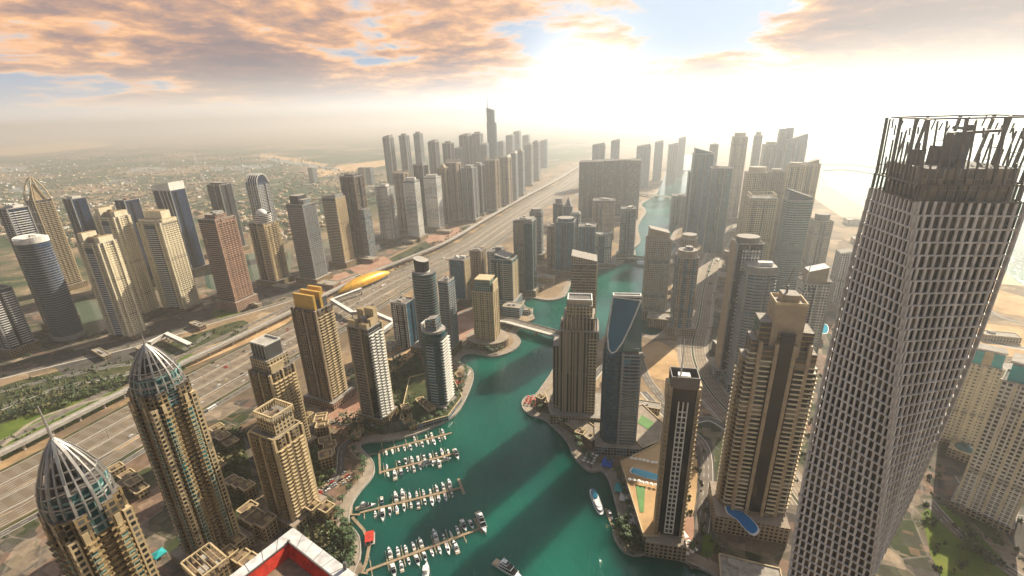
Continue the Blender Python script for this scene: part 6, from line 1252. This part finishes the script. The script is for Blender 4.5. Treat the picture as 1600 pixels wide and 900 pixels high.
def tree(p, h, where, group, palm=False):
    if NT[0] >= 296 or not free(p): return
    NT[0] += 1; r = empty('palm_tree' if palm else 'tree', (p[0], p[1], .1), random.uniform(0, 6.28), where, 'palm' if palm else 'tree', group); r.scale = (h, h, h*(random.uniform(.85, 1.15)))
    link('trunk', PTRUNK if palm else TRUNK, r); link('crown', PALM if palm else random.choice(CROWN), r)
def grove(px, n, h, where, group, palm=False):
    xs, ys = [a for a, b in px], [b for a, b in px]; k = 0; t = 0
    while k < n and t < n*30:
        t += 1; q = (random.uniform(min(xs), max(xs)), random.uniform(min(ys), max(ys)))
        if inside(q, px): tree(P(*q), h*random.uniform(.7, 1.3), where, group, palm); k += 1
def row(pts, step, h, where, group, palm=True, o=0, s0=0, s1=1e9):
    s = s0
    while s < s1:
        q = along(pts, s)
        if not q: break
        p, t = q; tree(p+Vector((t.y, -t.x, 0))*o, h*random.uniform(.85, 1.15), where, group, palm); s += step*random.uniform(.7, 1.3)
row(lq, 9, 8, 'green palm on the curved promenade of the left quay', 'palms of the left promenade', True, -9, 60, 520); row(lq, 6, 8, 'sunlit palm crowded on the ring-shaped quay at the bottom', 'palms of the ring quay', True, -5, 20, 95)
row(rq[len(rq)//2:], 10, 8, 'green palm on the right-hand promenade below the towers', 'palms of the right promenade', True, -9, 40, 420)
grove([(330, 690), (372, 668), (398, 790), (350, 800)], 22, 9, 'dark leafy tree in the shaded garden between the domed and the beige towers', 'trees of the shaded garden'); grove([(470, 690), (505, 680), (515, 745), (478, 780)], 12, 8, 'dark leafy tree among the terraced villas', 'trees among the villas'); grove([(598, 570), (648, 550), (668, 600), (650, 648), (606, 646)], 22, 8, 'dark leafy tree in the planted court behind the left quay', 'trees of the planted court')
grove([(535, 655), (590, 648), (600, 672), (545, 684)], 10, 9, 'dark leafy tree at the shaded quay corner', 'trees of the shaded quay'); grove([(0, 655), (60, 632), (190, 596), (195, 606), (60, 648), (0, 672)], 30, 8, 'rough dark tree in the green belt along the estate roads', 'trees of the green belt'); grove([(500, 830), (548, 815), (552, 880), (505, 900)], 14, 8, 'leafy tree in the garden inside the ring quay', 'trees of the ring quay garden')
grove([(560, 436), (640, 400), (726, 356), (716, 372), (640, 408), (570, 444)], 24, 8, 'small tree in the green strip beside the rail viaduct', 'trees along the rail viaduct'); grove([(970, 830), (985, 820), (1010, 845), (990, 862), (972, 850)], 9, 8, 'dark leafy tree in the round garden beside the wooden quay', 'trees of the round garden'); grove([(1440, 802), (1476, 790), (1560, 880), (1480, 890)], 6, 7, 'tree on the shaded lawn behind the construction skyscraper', 'trees behind the skyscraper')
row(MROAD, 16, 6, 'small palm in the middle strip of the sunny road', 'palms of the sunny road', True, 0, 350, 1250); grove([(1530, 440), (1600, 470), (1600, 500), (1530, 478)], 14, 8, 'scrubby tree on the sand behind the beach', 'trees behind the beach')
grove([(208, 556), (330, 514), (420, 480), (440, 486), (330, 530), (215, 568)], 20, 7, 'tree along the estate side road', 'trees of the estate side road')

# ---------------------------------------------------------------- distant estate: villas and planting
def villa_mesh(seed):
    rn = random.Random(seed); mb = MB(); w, d = rn.uniform(11, 17), rn.uniform(10, 14); h = rn.uniform(5, 8); m = rn.choice(('cream', 'sand', 'white', 'cream')); mb.prism(rect(w, d), 0, h, m, 'roof'); mb.prism(rect(w*.55, d*.6, w*.5, d*.25), 0, h*.7, m, 'roof')
    mb.prism(grow(rect(w, d), .6), h, h+2.6, rn.choice(('pink', 'sand', 'cream')), 'roof', top=scl(rect(w, d), .25)); return mb
VM = [villa_mesh(i).data('villa') for i in range(6)]
REG = [(-40, 345), (-40, 268), (60, 246), (200, 232), (420, 236), (600, 272), (600, 300), (560, 330), (480, 372), (420, 380), (330, 330), (200, 370), (60, 400)]
def estate():
    pts = []; t = 0
    while len(pts) < 1500 and t < 40000:
        t += 1; q = (random.uniform(-40, 600), random.uniform(232, 400))
        if not inside(q, REG): continue
        p = P(*q)
        if not free(p, 8) or any((p.x-a.x)**2+(p.y-a.y)**2 < 15**2 for a in pts[-400:]): continue
        pts.append(p)
    pts.sort(key=lambda p: p.length)
    for i, p in enumerate(pts[:300]):
        o = link('villa', random.choice(VM), None, (p.x, p.y, .05), random.choice((0, 1.57))+random.uniform(-.5, .5)); tag(o, 'small cream or white villa in the leafy estate beyond the lakeside towers', 'villa', 'villas of the estate')
    mb = MB()
    for p in pts[300:]:
        w, d, h = random.uniform(11, 22), random.uniform(10, 16), random.uniform(5, 8); mb.box(p.x, p.y, 0, w, d, h, random.choice(('cream', 'white', 'sand')), random.choice(('cream', 'pink', 'sand')), False, random.uniform(0, 3))
    tag(mb.build('far_villas'), kind='stuff')
    mb = MB(); rn = random.Random(11)
    def clump(p, s):
        for _ in range(4):
            q = Vector((p[0]+rn.gauss(0, s*.4), p[1]+rn.gauss(0, s*.4), s*rn.uniform(.2, .7))); k = s*rn.uniform(.25, .5); top = (q.x, q.y, q.z+k); a0 = rn.uniform(0, 3); rg = [(q.x+math.cos(a0+j*1.257)*k, q.y+math.sin(a0+j*1.257)*k, q.z*.4) for j in range(5)]
            for j in range(5): mb.face([rg[j], rg[(j+1) % 5], top], None, rn.choice(('leaf', 'leafdark', 'leafdark', 'leafdry')))
    n = 0; t = 0
    while n < 2600 and t < 60000:
        t += 1; q = (rn.uniform(-40, 700), rn.uniform(226, 400))
        if not inside(q, REG): continue
        p = P(*q)
        if free(p, 5): clump(p, rn.uniform(5, 11)); n += 1
    for reg, cnt, s in (([(0, 604), (100, 578), (300, 524), (380, 500), (380, 518), (300, 544), (120, 594), (0, 632)], 150, 3), ([(0, 560), (60, 545), (200, 510), (440, 440), (470, 460), (210, 540), (0, 590)], 70, 3), ([(1100, 430), (1120, 400), (1160, 420), (1130, 520), (1108, 520)], 40, 3), ([(1000, 620), (1080, 640), (1100, 700), (1130, 860), (1085, 860), (1060, 700)], 40, 2.5), ([(1240, 560), (1300, 420), (1330, 420), (1300, 700), (1240, 800)], 60, 3), ([(1440, 700), (1560, 640), (1640, 900), (1450, 900)], 70, 3),([(0, 664), (60, 640), (120, 616), (196, 603), (200, 584), (120, 592), (0, 622)], 160, 4), ([(0, 722), (192, 622), (192, 612), (0, 690)], 60, 2.5), ([(330, 690), (372, 668), (398, 790), (350, 800)], 120, 3), ([(470, 690), (505, 680), (515, 745), (478, 780)], 70, 2.5), ([(596, 566), (648, 548), (668, 600), (650, 650), (606, 648)], 120, 3), ([(500, 830), (548, 815), (552, 880), (505, 900)], 70, 3), ([(560, 440), (726, 356), (716, 372), (570, 446)], 120, 3), ([(640, 590), (715, 575), (722, 620), (650, 664)], 90, 3), ([(700, 560), (725, 600), (705, 640), (690, 620)], 60, 3), ([(440, 820), (490, 800), (500, 850), (450, 850)], 60, 3)):
        xs, ys = [a for a, b in reg], [b for a, b in reg]; k = 0; t = 0
        while k < cnt and t < 4000:
            t += 1; q = (rn.uniform(min(xs), max(xs)), rn.uniform(min(ys), max(ys)))
            if inside(q, reg):
                p = P(*q)
                if free(p): clump(p, s*rn.uniform(.5, 1.4)); k += 1
    tag(mb.build('shrub_cover'), kind='stuff')
estate()
# ---------------------------------------------------------------- parasols
PC = {m: MB().prism(oval(3.4, 3.4, 8), 2.2, 2.9, m, m, top=scl(oval(3.4, 3.4, 8), .08), bottom=True).data('canopy') for m in ('canvas', 'red')}; PP = MB().bar((0, 0, 0), (0, 0, 2.6), .12, 'steel').data('pole')
def parasols(px, rows, cols, az, m, lab, group, z=.2, gap=4.2):
    c = P(*px, z); a = -R(az)
    for i in range(rows):
        for j in range(cols):
            x, y = (j-(cols-1)/2)*gap+random.uniform(-.4, .4), (i-(rows-1)/2)*gap+random.uniform(-.4, .4); r = empty('parasol', (c.x+x*math.cos(a)-y*math.sin(a), c.y+x*math.sin(a)+y*math.cos(a), z), random.uniform(0, 1), lab, 'parasol', group); link('canopy', PC[m], r); link('pole', PP, r)
parasols((832, 628), 4, 4, 20, 'red', 'red parasol clustered on the round point of the right quay', 'red parasols'); parasols((922, 718), 4, 3, 30, 'canvas', 'white parasol on the shaded quay terrace beside the blue marquee', 'parasols by the blue marquee'); parasols((1068, 856), 4, 4, -20, 'canvas', 'white parasol in the sunny terrace at the foot of the slim tower', 'parasols of the slim tower'); parasols((1006, 722), 1, 7, 20, 'canvas', 'white parasol along the far edge of the turquoise pool', 'parasols above the turquoise pool', 15.2, 3.6); parasols((1004, 756), 1, 7, 20, 'canvas', 'white parasol along the near edge of the turquoise pool', 'parasols below the turquoise pool', 15.2, 3.6); parasols((730, 585), 3, 2, 10, 'canvas', 'white parasol at the bend of the left quay', 'parasols at the quay bend'); parasols((718, 600), 2, 3, 10, 'red', 'red parasol at the bend of the left quay', 'red parasols at the quay bend')
towers_left(); towers_mid(); towers_right(); twisted(); near_left()
